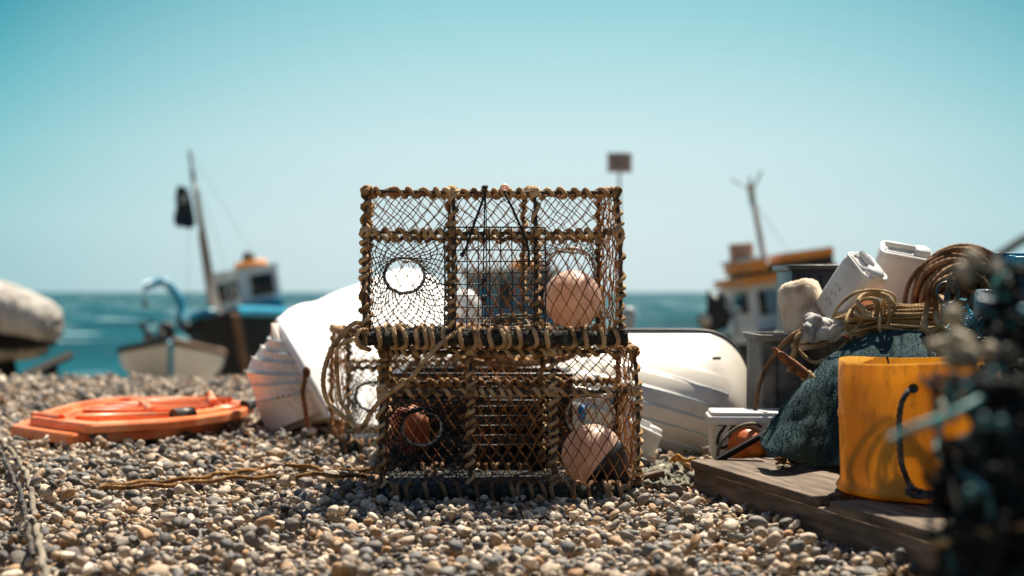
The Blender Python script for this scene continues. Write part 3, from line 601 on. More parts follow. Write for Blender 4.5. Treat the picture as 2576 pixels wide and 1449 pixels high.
# blue davit crane
m = MB(); m.tube(A(q1(458, 800, .6), q1(456, 764, .6), q1(440, 735, .6), q1(420, 712, .6), q1(405, 708, .6), q1(362, 720, .6)), .115, 8, flat=.8); m.tube(A(q1(400, 704, .6), q1(436, 724, .6)), .08, 6); dv = m.build('davit', 'boat_blue', b1)
m = MB(); m.tube(A(q1(452, 830, .6), q1(452, 785, .6)), .06, 8); m.build('davit_foot', 'rubber', dv); m = MB(); m.tube(A(q1(362, 720, .6), q1(364, 760, .6)), .015, 5); m.ball(q1(365, 765, .6), (.07, .05, .08), sub=2); m.build('davit_block', 'rubber', dv)
m = MB()
for px, py, r in ((360, 822, .07), (378, 806, .05), (410, 826, .10), (424, 832, .13), (470, 828, .1), (505, 800, .12), (528, 795, .14), (490, 812, .1)): m.ball(q1(px, py, .8 + rng.uniform(0, .3)), (r, r, r * rng.uniform(.6, 1.6)), sub=2, dent=.5)
m.build('deck_gear', 'rubber', b1)
m = MB()
for px, py, r in ((500, 792, .15), (520, 788, .17), (486, 800, .10)): m.ball(q1(px, py, .75), (r * 1.3, r, r * .6), sub=2, dent=.4)
m.build('tarpaulin', 'boat_blue', b1)

# small pale dinghy, bow on, with blue stem stripe
D0 = 21.; piv2 = P(428, 945, D0) + A(0, 0, -.10)
b2 = thing('dinghy', 'cream rowing dinghy seen bow on with blue stripe down its stem, dark gunwale', 'dinghy', tuple(piv2), (R(0), R(2), R(12)), local=True)
sc = D0 / FD; g = hull_rings(3.3, 262 * sc, 62 * sc, full=2.2, sheer=.80, mid=.72, tr=.9, spw=6.0, box=.28)
g[:, :, 2] -= (np.abs(g[:, :, 0]) / (131 * sc)) ** 2 * .0
m = MB(); loft_hull(m, g, dz=.06); m.build('hull', 'boat_pale', b2)
for sgn in (0, -1): m = MB(); m.tube(g[:, sgn] + A(0, 0, .01), .045, 8); m.build('gunwale', 'hull_black' if sgn == 0 else 'boat_wood', b2)
m = MB(); m.tube(resample(g[0, 11:] + A(0, -.02, 0), .03), .042, 8); m.build('stem_stripe', 'boat_blue', b2)
m = MB()
for k_ in range(5): m.ball((rng.uniform(-.55, .15), rng.uniform(.4, .8), 104 * sc * .95 + rng.uniform(-.02, .12)), (.08, .06, .09), sub=2, dent=.5)
m.build('gear', 'rubber', b2)

# covered boat at the left edge
DL = 19.; sL = DL / FD
def ringx(px, top, bot, half, y0, n=20, pw=2.6):
    out = []
    for a in np.linspace(0, 2 * math.pi, n, endpoint=False):
        c, s_ = math.cos(a), math.sin(a); zc, hz = (top + bot) / 2, (bot - top) / 2
        q = P(px, zc - hz * math.copysign(abs(s_) ** (2 / pw), s_), DL); out.append((q[0], y0 + half * math.copysign(abs(c) ** (2 / pw), c), q[2]))
    return out
b3 = thing('covered_boat', 'boat under a pale tarpaulin cover at the far left edge, on dark chocks', 'boat', tuple(P(-40, 950, DL + .8)))
m = MB(); m.loft([ringx(-420, 705, 838, .75, DL + .8), ringx(-200, 692, 842, .8, DL + .8), ringx(-60, 702, 846, .75, DL + .8), ringx(-10, 722, 856, .7, DL + .8), ringx(35, 742, 862, .6, DL + .8), ringx(68, 756, 866, .5, DL + .8), ringx(88, 772, 864, .42, DL + .8), ringx(96, 784, 852, .3, DL + .8), ringx(99, 800, 835, .1, DL + .8)]); m.build('cover', 'grey_cover', b3)
m = MB(); m.loft([ringx(-420, 800, 890, .66, DL + .8), ringx(-60, 820, 890, .62, DL + .8), ringx(0, 826, 888, .55, DL + .8), ringx(50, 835, 884, .42, DL + .8), ringx(84, 842, 876, .2, DL + .8)]); m.build('hull', 'hull_black', b3)
m = MB(); m.loft([ringx(-420, 870, 920, .5, DL + .8), ringx(-40, 872, 918, .45, DL + .8), ringx(20, 872, 912, .35, DL + .8), ringx(62, 872, 902, .2, DL + .8)]); m.build('keel_planks', 'float_cream', b3)
m = MB(); m.loft([[P(x, y, DL + d) for x, y in ((-20, 900), (38, 905), (48, 960), (-30, 960))] for d in (.5, 1.1)]); m.build('chock', 'hull_black', b3, smooth=False)
m = MB(); p0, p1 = P(178, 893, 16.5), P(58, 947, 15.8); m.tube(A(p0, p1), .055, 4); m.tube(A(P(125, 915, 16.2), P(128, 960, 16.2)), .09, 4); o = m.build('launching_plank', 'hull_black', smooth=False); tag(o, 'dark timber beam propped up at a slant beside the covered boat', 'beam')

# boat seen through the middle of the upper pot
DM = 20.
b4 = thing('fishing_boat', 'grey and teal wheelhouse boat seen through the wire door of the upper pot', 'fishing boat', tuple(P(1270, 960, DM)), local=True)
b4.location = tuple(P(1270, 960, DM)); o4 = P(1270, 960, DM)
def q4(px, py, y=0): return P(px, py, DM + y) - o4
m = MB(); c1, c2, c3, c4 = q4(1165, 0), q4(1248, 0), q4(1345, 0), q4(1400, 0)
zt_, zb_ = q4(0, 690)[2], q4(0, 850)[2]
m.loft([[(c1[0], .7, z), (c2[0], 0, z), (c4[0], .3, z), (c4[0], 1.6, z), (c1[0], 1.6, z)] for z in (zb_, zt_)]); wh = m.build('wheelhouse', 'boat_grey', b4, smooth=False)
m = MB(); m.loft([[(c1[0] - .08, .62, z), (c2[0], -.1, z), (c4[0] + .06, .2, z), (c4[0] + .05, 1.7, z), (c1[0] - .08, 1.7, z)] for z in (zt_, zt_ + .09)]); m.build('roof', 'boat_cream', wh, smooth=False)
win_on((c1[0], .7), (c2[0], 0), .42, .80, zb_ + .1, zt_ - .15, wh, 'boat_teal'); win_on((c2[0], 0), (c4[0], .3), .05, .26, zt_ - .45, zt_ - .13, wh); win_on((c2[0], 0), (c4[0], .3), .34, .52, zb_ + .15, zt_ - .3, wh, 'pale_glass'); win_on((c2[0], 0), (c4[0], .3), .62, .9, zt_ - .55, zt_ - .15, wh)
m = MB(); th = np.linspace(0, 2 * math.pi, 24, endpoint=False); cc = q4(1326, 664); m.tube(np.stack([cc[0] + .17 * np.cos(th), .7 + .16 * np.sin(th), cc[2] + 0 * th], 1), .065, 10, closed=True); m.build('life_ring', 'boat_orange', b4)
m = MB(); g = hull_rings(4.5, 1.9, 1.05, full=2.2); g[:, :, 0] += q4(1300, 0)[0]; g[:, :, 1] -= 1.2; g[:, :, 2] += zb_ - .95; loft_hull(m, g); m.build('hull', 'boat_teal', b4)

# right-hand boat, leaning, orange roof trim
DR = 20.; pv = P(1950, 960, DR); b5 = thing('fishing_boat', 'leaning fishing boat with orange roof trim and orange name board, right of the pots', 'fishing boat', tuple(pv), (0, R(-8), R(-4)), local=True)
def q5(px, py, y=0): return to_local((0, R(-8), R(-4)), pv, px, py, y)
zt5, zb5 = q5(1830, 725)[2], q5(1880, 845)[2]; xa, xb, xc = q5(1835, 760, .8)[0], q5(1893, 760)[0], q5(2110, 760, .5)[0]
m = MB(); pl = [(xa, .8), (xb, 0), (xc, .5), (xc, 2), (xa, 2)]; m.loft([[(x, y, z) for x, y in pl] for z in (zb5, zt5)]); wh = m.build('wheelhouse', 'boat_pale', b5, smooth=False)
m = MB(); m.loft([[(x + (-.10 if x < xb + .01 else .05), y - .12 if y < 1 else y, z) for x, y in pl] for z in (zt5, zt5 + .12)]); m.build('roof_trim', 'boat_orange', wh, smooth=False)
m = MB(); m.loft([[(xa + .08, .5, z), (xb + .1, 0, z), (xc, .4, z), (xc, 1.6, z), (xa + .1, 1.6, z)] for z in (zt5 + .12, zt5 + .26)]); m.build('roof', 'rubber', wh, smooth=False)
m = MB(); m.loft([[(xa + .02, .42, z), (xb + .05, -.1, z), (xb + .28, -.02, z), (xb + .3, 1.6, z), (xa + .05, 1.6, z)] for z in (zt5 + .18, zt5 + .34)]); m.loft([[(xb + .45, 0, z), (xc, .3, z), (xc, 1.6, z), (xb + .45, 1.6, z)] for z in (zt5 + .26, zt5 + .38)]); m.build('life_raft', 'boat_orange', wh, smooth=False)
m = MB(); m.loft([[(xa, .38, z), (xb + .05, -.14, z), (xb + .3, -.06, z), (xa, 1.5, z)] for z in (zt5 + .34, zt5 + .38)]); m.build('roof_edge', 'boat_white', wh, smooth=False)
win_on(pl[0], pl[1], .25, .8, zb5 + .30, zt5 - .10, wh); win_on(pl[1], pl[2], .07, .15, zb5 + .26, zt5 - .10, wh); win_on(pl[1], pl[2], .155, .30, zb5 + .26, zt5 - .10, wh, 'pale_glass'); win_on(pl[1], pl[2], .42, .60, zb5 + .26, zt5 - .10, wh); win_on(pl[1], pl[2], .72, .92, zb5 + .26, zt5 - .10, wh)
m = MB(); g = hull_rings(5, 2.3, 1.1, full=2.0, sheer=.15); g[:, :, 0] += (xa + xc) / 2 + .25; g[:, :, 1] -= 1.0; g[:, :, 2] += zb5 - 1.15; loft_hull(m, g, dz=.02); m.build('hull', 'hull_black', b5)
m = MB(); m.loft([[(xa - .02, .7, z), (xb, -.06, z), (xc, .42, z), (xc, 2, z), (xa, 2, z)] for z in (zb5 - .12, zb5 + .16)]); m.build('bulwark', 'boat_pale', b5, smooth=False)
mt0, mt1 = q5(1926, 665, .9), q5(1886, 462, .9)
m = MB(); m.tube(A(mt0, mt1), [.055, .032], 8); m.tube(A(mt0 + (mt1 - mt0) * .72, mt1 + (0, 0, -.02)), .052, 8); m.tube(A(mt1 + (.0, 0, -.1), mt1 + (-.26, 0, .1)), .012, 5); m.tube(A(mt1 + (.0, 0, -.14), mt1 + (.2, 0, .16)), .018, 5); m.tube(A(mt0 + (mt1 - mt0) * .8 + (.0, 0, 0), q5(1990, 640, 1)), .006, 4); m.tube(A(mt1, mt1 + (.02, 0, .1)), .02, 5); ms = m.build('mast', 'pole_grey', b5)
s0 = q5(1866, 639, .2); m = MB(); m.box(s0, (62 * DR / FD, .03, 56 * DR / FD), rotm(0, 3, 0), bev=.01); sg = m.build('name_board', 'sign_orange', b5)
m = MB()
for i in range(6): m.box(s0 + A(rng.uniform(-.01, .01), -.02, .11 - i * .045), (rng.uniform(.22, .28), .006, .015), rotm(0, 3, 0))
m.build('board_lettering', 'sign_text', sg); m = MB(); m.tube(A(s0 + (0, .03, -.1), s0 + (0, .03, -.35)), .02, 5); m.build('board_post', 'pole_grey', sg)
m = MB()
for px, py, rx, rz in ((1802, 780, .15, .24), (1818, 800, .13, .16), (1780, 806, .15, .11), (1795, 822, .18, .10), (1788, 768, .05, .25), (1814, 765, .06, .2)): m.ball(q5(px, py, -.1), (rx, .12, rz), sub=2, dent=.5, seed=px)
m.tube(A(q5(1800, 820, -.1), q5(1790, 862, -.1)), .05, 6); om = m.build('outboard_engine', 'rubber', b5)
m = MB(); m.ball(q5(1776, 806, -.25), (.09, .08, .09), sub=2); m.build('engine_cap', 'boat_cream', om)
m = MB(); m.tube(spline([q5(1820, 745, 0), q5(1838, 770, -.05), q5(1850, 810, -.05), q5(1856, 850, -.05)], .05), .03, 6); m.build('rail', 'pole_grey', b5)

# sign on a pole behind the pots
ps = P(1558.5, 409, 22); sg = thing('sign_post', 'grey rectangular sign board on a thin pale pole above the upper pot', 'sign', (ps[0], 22, float(gz(0, 22))))
m = MB(); m.box(ps, (62 * 22 / FD, .03, 50 * 22 / FD), bev=.008); bd = m.build('sign_board', 'sign_grey', sg)
m = MB(); m.box(ps + A(0, -.02, .118), (.3, .006, .045))
for i in range(6): m.box(ps + A(rng.uniform(-.01, .01), -.02, .065 - i * .034), (rng.uniform(.24, .31), .006, .014))
m.build('sign_lettering', 'sign_text', bd)
m = MB(); m.tube(A([ps[0], 22.03, float(gz(0, 22)) - .2], [ps[0], 22.03, ps[2] + .17]), .022, 8); m.build('sign_pole', 'pole_grey', sg)
# rounded post at the right of the upper pot
pp_ = P(1581, 800, 11); m = MB(); m.lathe([(0, .09), (.035, .085), (.055, .05), (.06, 0), (.05, -.03), (.042, -.05), (.042, pp_[2] * -1 + float(gz(0, 11)) - .3)], pp_, None, 20); o = m.build('mooring_post', 'pole_grey'); tag(o, 'pale round-topped post against the sea, right of the upper pot', 'post')

# ------------------------------------------------------------------ clinker boat on its side under a white cover, left of the pots
cb_ = thing('clinker_boat', 'white clinker boat lying on its side under a smooth white cover, left of the pots', 'boat', tuple(P(900, 1095, 5.5)))
Lp = [(700, 810, 5.60), (686, 848, 5.68), (665, 869, 5.70), (641, 898, 5.68), (622, 933, 5.64), (637, 969, 5.58), (648, 1014, 5.52), (677, 1091, 5.45)]
Rp = [(707, 813, 5.54), (729, 860, 5.42), (742, 893, 5.38), (752, 915, 5.36), (764, 944, 5.34), (772, 962, 5.33), (786, 986, 5.33), (818, 1032, 5.35)]
Lw, Rw = PP(Lp), PP(Rp); rows = []
for i in range(7):
    for e, k0 in ((0, i), (1, i + 1)):
        a, b = Lw[k0], Rw[k0]; row = []
        for t in np.linspace(0, 1, 10):
            q = a * (1 - t) + b * t; q = q + A(-.02, -.10, 0) * math.sin(math.pi * t) * .9
            q = q + A(-.55, -.75, .15) * (0.012 if e == 0 and i > 0 else .0) + (A(-.2, -.2, -.1) * .01 if e == 1 else 0)
            row.append(q)
        back = row[0] + A(.35, .45, 0); rows.append([row[0] + A(.7, .95, -.02), back] + row)
m = MB(); m.grid(np.array(rows)); hl = m.build('hull', 'clinker', cb_, smooth=False)
m = MB()
for i in range(1, 7):
    r = np.array(rows[2 * i][2:]); m.tube(resample(r + A(-.004, -.006, 0), .02), .0026, 5)
m.build('lap_shade', 'lap_shade_grey', hl)  # shade along the laps painted as blue-grey tubes
m = MB(); kz = np.array([Lw[7], Rw[7]]); m.loft([[Lw[7], Rw[7], Rw[7] + A(.1, .9, 0), Lw[7] + A(.5, .9, 0)], [Lw[7] + A(0, 0, -.02), Rw[7] + A(0, 0, -.02), Rw[7] + A(.1, .9, -.03), Lw[7] + A(.5, .9, -.03)]]); m.build('keel', 'clinker', cb_, smooth=False)
# gunwale band and cover
Gl = spline(PP([(700, 806, 5.60), (712, 832, 5.48), (740, 885, 5.39), (775, 955, 5.34), (800, 1003, 5.34), (822, 1045, 5.35)]), .03)
m = MB(); m.tube(Gl + A(.006, -.008, 0), .019, 10); m.build('gunwale', 'white_paint', cb_)
Gc = PP([(703, 812, 5.56), (716, 842, 5.46), (740, 890, 5.39), (775, 955, 5.35), (800, 1003, 5.35), (824, 1045, 5.36), (890, 1062, 5.5), (980, 1070, 5.7), (1080, 1050, 5.9), (1150, 1000, 6.2), (1168, 900, 6.3)])
Tc = PP([(701, 804, 5.68), (712, 788, 5.82), (735, 772, 5.93), (762, 762, 6.05), (795, 757, 6.15), (830, 740, 6.25), (905, 712, 6.4), (970, 687, 6.6), (1035, 676, 6.8), (1108, 712, 6.9), (1160, 800, 6.8)])
gs = []
for k_ in range(len(Gc)):
    col = []
    for t in np.linspace(0, 1, 10): q = Gc[k_] * (1 - t) + Tc[k_] * t; q = q + A(.03, -.16, .05) * math.sin(math.pi * t) * (.25 + .75 * min(1, k_ / 4)); col.append(q)
    for dd in (.06, .25, .6): col.append(Tc[k_] + A(.1 * dd, dd, -.3 * dd * dd - .01))
    col.append(np.array([Tc[k_][0] + .15, Tc[k_][1] + .9, .02])); gs.append(col)
gs = np.array(gs); fine = np.stack([spline(gs[:, j], .05)[np.linspace(0, len(spline(gs[:, j], .05)) - 1, 50).astype(int)] for j in range(gs.shape[1])], 1)
m = MB(); m.grid(fine); m.build('cover', 'white_cover', cb_)
m = MB(); m.rope(spline(PP([(766, 930, 5.17), (768, 950, 5.16), (762, 985, 5.16), (768, 1030, 5.2), (775, 1075, 5.24)]), .01), .009); m.rope(spline(PP([(766, 925, 5.17), (778, 935, 5.17), (768, 948, 5.16)]), .01), .009); m.build('mooring_line', 'rust', cb_)
m = MB()
for px, py in ((700, 1000), (713, 997), (726, 995)): m.ball(P(px, py, 5.27), (.006, .004, .006), sub=1)
m.build('rivet', 'rust', hl)

m = MB(); m.ball(P(1172, 782, 6.55), (.075, .09, .10), sub=3, dent=.06); o = m.build('boat_fender', 'white_plastic'); tag(o, 'round white fender end seen through the wire door, right of the white cover', 'fender')
m = MB(); m.ball(P(1166, 850, 6.5), (.085, .09, .085), sub=3, dent=.1); o = m.build('underside_shade', 'float_cream'); tag(o, 'beige ball painting in the shaded lower side of the round white fender, behind the upper pot', 'bundle')  # beige ball added to paint the fender's shaded lower side

# ------------------------------------------------------------------ upturned white dinghy, right of the pots
dg = thing('dinghy', 'upturned white dinghy lying on its side right of the pots, black rubber rim', 'dinghy', tuple(P(1580, 1150, 5.0)))
To = spline([(1150, 880, 0), (1230, 852, 0), (1350, 843, 0), (1500, 841, 0), (1640, 841, 0), (1760, 842, 0), (1805, 850, 0), (1838, 870, 0), (1864, 900, 0), (1882, 940, 0), (1893, 990, 0), (1899, 1040, 0), (1900, 1080, 0)], 8)[:, :2]
NR = 110; cols = []
for k_, (px, py) in enumerate(To):
    u = k_ / (len(To) - 1); bot = 1147 + 6 * u; bxp = px - 10 - 90 * max(0, u - .6) ** 1.2 * 1.4
    yt = 4.98 + .05 * (1 - u); yb = 4.70 + .16 * u; col = []
    for v in np.linspace(0, 1, NR):
        qx, qy = px + (bxp - px) * v, py + (bot - py) * v
        w_ = (qy - 878 - .24 * (qx - 1590) - .00022 * (qx - 1590) ** 2) / 41; fade = min(1, max(0, (1850 - qx) / 300)) * min(1, max(0, (qy - py - 22) / 12))
        fr_ = (w_ % 1); prof_ = fr_ / .10 if fr_ < .10 else (1 - fr_) / .90
        q = P(qx, qy, yt + (yb - yt) * math.sin(v * math.pi / 2) ** .8 - .10 * math.sin(math.pi * v) * math.sin(min(1, (1 - u) * 2.2) * math.pi / 2)) + A(0, -.009 * prof_, 0) * fade * (1 if w_ > -1 else 0)
        col.append(q)
    q = col[-1]; col += [A(q[0], q[1] + .1, -.03)]; cols.append([P(px, py, yt) + A(0, .45, 0)] + [P(px, py, yt) + A(0, .012, .012)] + col)
cols = np.array(cols); m = MB(); m.grid(cols); m.build('hull', 'dinghy_white', dg, smooth=True)
m = MB()
m.tube(resample(cols[6:, 1] + A(0, .004, .001), .02), .0075, 8); m.build('rubber_rim', 'rubber', dg)
m = MB()
for wi in range(1, 8):
    ln_ = []
    for k_, (px, py) in enumerate(To):
        if px < 1330 or px > 1858: continue
        u = k_ / (len(To) - 1); bxp = px - 10 - 90 * max(0, u - .6) ** 1.2 * 1.4
        for j_, v in enumerate(np.linspace(0, 1, NR)):
            qx, qy = px + (bxp - px) * v, py + (1147 + 6 * u - py) * v
            if (qy - 878 - .24 * (qx - 1590) - .00022 * (qx - 1590) ** 2) / 41 >= wi + .02 and qy - py > 25: ln_.append(cols[k_, 2 + j_] + A(0, -.001, 0)); break
    if len(ln_) > 4: m.tube(spline(ln_[::4], .02), .0022, 5)
m.build('lap_shade', 'lap_shade_grey', dg)  # shadowed lap lines put in as thin blue-grey tubes
m = MB(); m.box(P(1803, 901, 4.82), (.028, .012, .010), bev=.002); m.build('drain_fitting', 'rubber', dg)
# white jug by the lower pot
def jug(name, label, c, M, size=(.19, .15, .25), group=None, txt=None, m_='white_plastic'):
    t = thing(name, label, 'jerrycan', tuple(c - A(0, 0, size[2] * .4)), group=group); sx, sy, sz = size
    b_ = MB(); bmx = bmesh.new(); bmesh.ops.create_cube(bmx, size=1); bmesh.ops.scale(bmx, vec=(sx, sy, sz), verts=bmx.verts); bmesh.ops.bevel(bmx, geom=bmx.edges[:], offset=.022, segments=4, profile=.5, affect='EDGES'); bmx.verts.index_update(); b_.bm(bmx, M, c); b_.build('can_body', m_, t)
    r_ = MB(); W_ = lambda p: np.asarray(p) @ np.asarray(M).T + c; zt = sz / 2 + .0
    ring = [(-sx * .40, -sy * .40), (sx * .40, -sy * .40), (sx * .40, sy * .40), (-sx * .40, sy * .40)]
    def rr(x0, x1, y0, y1, z, rad=.012): 
        pts = []
        for cx_, cy_, a0 in ((x1 - rad, y1 - rad, 0), (x0 + rad, y1 - rad, 90), (x0 + rad, y0 + rad, 180), (x1 - rad, y0 + rad, 270)):
            for a in np.linspace(a0, a0 + 90, 6): pts.append((cx_ + rad * math.cos(R(a)), cy_ + rad * math.sin(R(a)), z))
        return np.array(pts)
    r_.tube(W_(rr(-sx * .45, sx * .45, -sy * .44, sy * .44, zt - .003, .02)), .006, 8, closed=True)
    r_.tube(W_(rr(-sx * .36, sx * .12, -sy * .36, -sy * .12, zt, .01)), .0055, 8, closed=True)
    r_.tube(W_(rr(-sx * .36, sx * .12, sy * .10, sy * .36, zt, .01)), .0055, 8, closed=True)
    r_.build('top_ribs', m_, t)
    h = MB(); h.box(W_((-sx * .12, -.003, zt + .012)), (sx * .58, sy * .14, .020), M, bev=.007, seg=3); h.build('handle', m_, t)
    s_ = MB(); s_.lathe([(.028, -.01), (.028, .008), (.024, .016), (0, .017)], W_((sx * .28, 0, zt)), M, 24); s_.build('screw_cap', m_, t)
    return t, W_
jug('jerrycan', 'small white plastic can standing on pebbles against the upturned dinghy', P(1600, 1118, 4.30), rotm(10, 24, 20), (.11, .09, .115))
# orange folded rescue board
ob = thing('plastic_stretcher', 'orange plastic basket stretcher lying flat on the pebbles at left, black clips', 'stretcher', (-1.5, 5.7, 0))
def sq(p):                                                # footprint
    p = np.array(p, float); y2 = 5.17 + (p[..., 1] - 4.72) * .72; p[..., 0] = (p[..., 0] * .86 - .16) * y2 / p[..., 1]; p[..., 1] = y2; p[..., 2] -= .002; return p
poly = [(75, 1055), (150, 1066), (225, 1075), (330, 1069), (420, 1064), (490, 1056), (560, 1046), (612, 1036), (640, 1022), (600, 1013), (540, 1008), (420, 1004), (300, 1003), (240, 1010), (175, 1021), (110, 1040)]
ol = resample(np.array([P(px, py, .472 * FD / (py - HY)) for px, py in poly + poly[:1]]), .03)[:-1]
def shell(pl, dx, dz, hgt, name):
    m = MB(); c = pl.mean(0) + A(dx, 0, 0); g = []
    for s_, z in ((.97, -.012 - hgt), (1.0, -.010 - hgt), (1.0, .006), (.99, .014), (.88, .015), (.87, -.006), (.76, -.008), (.75, .004), (.72, .004), (.71, -.012), (.4, -.012), (.02, -.012)): g.append([[c[0] + (p[0] + dx - c[0]) * s_, c[1] + (p[1] - c[1]) * s_, p[2] + z + dz] for p in pl])
    m.grid(np.array(g), closed_v=True); return m.build(name, 'orange_plastic', ob, auto=22)
shell(ol, 0, -.004, .008, 'upper_shell'); shell(ol, -.07, -.038, .012, 'lower_shell')
m = MB()
for i in range(10): x = -1.66 + i * .062; m.tube(sq([[x, 5.15 + abs(i - 4.5) * .03, .074], [x + .05, 5.85 - abs(i - 4.5) * .05, .074]]), .010, 8)
for y in (5.08, 5.28, 5.5, 5.72, 5.9): m.tube(sq([[-1.66 + abs(y - 5.4) * .2, y, .088], [-1.12 - abs(y - 5.4) * .1, y + .02, .088]]), .011, 8)
m.tube(sq([[-1.42, 5.3, .105], [-1.28, 4.98, .10]]), .013, 8); m.tube(sq([[-1.26, 5.85, .112], [-1.12, 5.35, .105]]), .016, 8)
m.build('slats', 'orange_plastic', ob)
m = MB(); m.tube(sq([[-1.76, 4.98, .076], [-1.56, 4.74, .082]]), .016, 12); m.build('rim_tube', 'orange_plastic', ob)
m = MB(); m.tube(sq([[-1.50, 4.72, .086], [-1.17, 4.84, .086]]), .014, 12); m.build('rim_tube', 'orange_plastic', ob)
m = MB(); m.tube(sq([[-1.10, 4.95, .084], [-1.02, 5.40, .084]]), .014, 12); m.build('rim_tube', 'orange_plastic', ob)
m = MB(); m.tube(sq([[-1.16, 4.86, .086], [-1.11, 4.96, .086]]), .025, 12); m.build('clip', 'rubber', ob)
m = MB(); m.tube(sq([[-1.02, 5.50, .082], [-1.02, 5.66, .082]]), .024, 12); m.build('clip', 'rubber', ob)
# ------------------------------------------------------------------ ropes on the shingle
def ground_rope(name, pts, r, m_, label, lift=.017, jit=.002, cat='rope'):
    w_ = []
    for px, py in pts:
        y = (CH - lift) * FD / (py - HY); w_.append([(px - CX) / FD * y, y, 0])
    p = spline(w_, .006); n = len(p); i = np.arange(n)
    p[:, 2] = gz(p[:, 0], p[:, 1]) + lift + r + .004 * np.sin(i * .13) + .003 * np.sin(i * .31 + 1)
    p[:, 0] += jit * np.sin(i * .21); p[:, 1] += jit * np.cos(i * .17)
    m = MB(); m.rope(p, r); o = m.build(name, m_); tag(o, label, cat); return o
ground_rope('rope', [(250, 1233), (330, 1224), (420, 1212), (520, 1206), (600, 1190), (680, 1180), (760, 1178), (860, 1190), (960, 1188)], .0062, 'rope_rusty', 'rusty brown rope on pebbles left of the lower pot, the strand farther from the camera')
ground_rope('rope', [(250, 1236), (340, 1232), (430, 1222), (540, 1215), (640, 1206), (740, 1200), (860, 1204), (960, 1196)], .0062, 'rope_rusty', 'rusty brown rope on pebbles left of the lower pot, the strand nearer the camera')
ground_rope('rope', [(-14, 1060), (0, 1108), (28, 1140), (52, 1175), (72, 1215), (80, 1262), (90, 1320), (102, 1390), (116, 1460), (130, 1520)], .0072, 'rope_grey', 'thick tan rope running down the left edge over the pebbles', lift=.026)
ground_rope('rope', [(-14, 1120), (6, 1150), (30, 1200), (50, 1240), (62, 1290), (76, 1360), (84, 1400)], .0058, 'rope_dark', 'thin dark grey rope beside the thick tan rope at the left edge', lift=.024)
m = MB()
for i in range(22):
    x0 = rng.uniform(1590, 1640); p = [(x0 + k_ * 26 + rng.normal(0, 8), 1165 + rng.uniform(0, 55) + 8 * math.sin(k_ + i)) for k_ in range(6)]; w_ = []
    for px, py in p: y = .53 * FD / (py - HY); w_.append([min((px - CX) / FD * y, .50), y, .008 + rng.uniform(0, .014)])
    m.rope(spline(w_, .006), .0042)
o = m.build('rope_tangle', 'rope_green'); tag(o, 'tangle of grey green ropes on the pebbles between lower pot and wooden pallet', 'rope')
m = MB()
for i in range(5): m.rope(spline([P(1685 + i * 4, 1158 + rng.normal(0, 3), 4.15), P(1700 + i * 3, 1150 + rng.normal(0, 4), 4.12), P(1722, 1158 + rng.normal(0, 3), 4.1), P(1750, 1158 + rng.normal(0, 3), 4.1)], .006), .004)
o = m.build('cord', 'rope_yellow'); tag(o, 'short bright yellow orange cord at the near-left corner of the wooden pallet', 'cord')
m = MB(); m.tube(PP([(1622, 1200, 3.98), (1650, 1194, 3.98), (1672, 1191, 3.98)]), [.010, .011, .008], 8); o = m.build('driftwood_stick', 'boat_wood'); tag(o, 'brown stick lying on the green rope tangle beside the lower pot', 'stick')
m = MB(); m.rope(PP([(985, 1118, 5.2), (1000, 1116, 5.2)]) if False else spline(PP([(560, 1112, 5.15), (590, 1122, 5.05), (620, 1131, 4.95)]), .01), .008); o = m.build('twig', 'orange_buoy'); tag(o, 'short orange red stick on the shaded pebbles below the clinker boat', 'stick')

# ------------------------------------------------------------------ things behind the lower pot
bx_ = thing('fish_crate', 'black slatted fish crate standing behind the lower pot', 'crate', (-.08, 4.45, 0))
m = MB()
CX0, CX1, CY0, CY1 = -.36, .17, 4.33, 4.66; cxm, cym = (CX0 + CX1) / 2, (CY0 + CY1) / 2
for z in (.03, .085, .14, .195, .25):
    m.box((cxm, CY0, z), (CX1 - CX0, .012, .036), bev=.003)
    for x in (CX0, CX1): m.box((x, cym, z), (.012, .30, .036), bev=.003)
m.build('slats', 'black_crate', bx_)
m = MB()
for x in (CX0, cxm, CX1): m.box((x, CY0 + .008, .14), (.03, .016, .28), bev=.003); m.box((x, CY1, .14), (.03, .016, .28), bev=.003)
m.box((cxm, CY0 + .03, .14), (CX1 - CX0 - .02, .008, .26)); m.box((cxm, CY1 - .02, .14), (CX1 - CX0 - .02, .01, .27)); m.box((cxm, cym, .012), (CX1 - CX0 - .02, .28, .01)); m.build('crate_shell', 'black_crate', bx_)
m = MB(); m.box((cxm, CY0, .285), (CX1 - CX0 + .03, .03, .02), bev=.004); m.box((cxm, CY1, .285), (CX1 - CX0 + .03, .03, .02), bev=.004); m.box((CX0, cym, .285), (.03, .29, .02), bev=.004); m.box((CX1, cym, .285), (.03, .29, .02), bev=.004); m.build('rim', 'black_crate', bx_)
m = MB(); m.ball(P(1030, 1082, 4.24), (.062, .04, .070), sub=3, dent=.3); o = m.build('faded_float', 'faded_red'); tag(o, 'faded reddish float seen through the left entrance ring of the lower pot', 'buoy')
m = MB()
for i in range(7):
    th = np.linspace(0, 2 * math.pi, 14, endpoint=False); cx_, cy_ = .0 + rng.normal(0, .07), 4.52 + rng.normal(0, .03); ra = rng.uniform(.06, .14)
    m.rope(spline(np.stack([cx_ + ra * np.cos(th) * 1.4, cy_ + ra * .7 * np.sin(th), .318 + .014 * i * .5 + .014 * np.sin(2 * th + i)], 1), .01, closed=True), .0085, closed=True)
o = m.build('rope_pile', 'rope'); tag(o, 'pile of pale tan rope on the black crate behind the lower pot', 'rope')
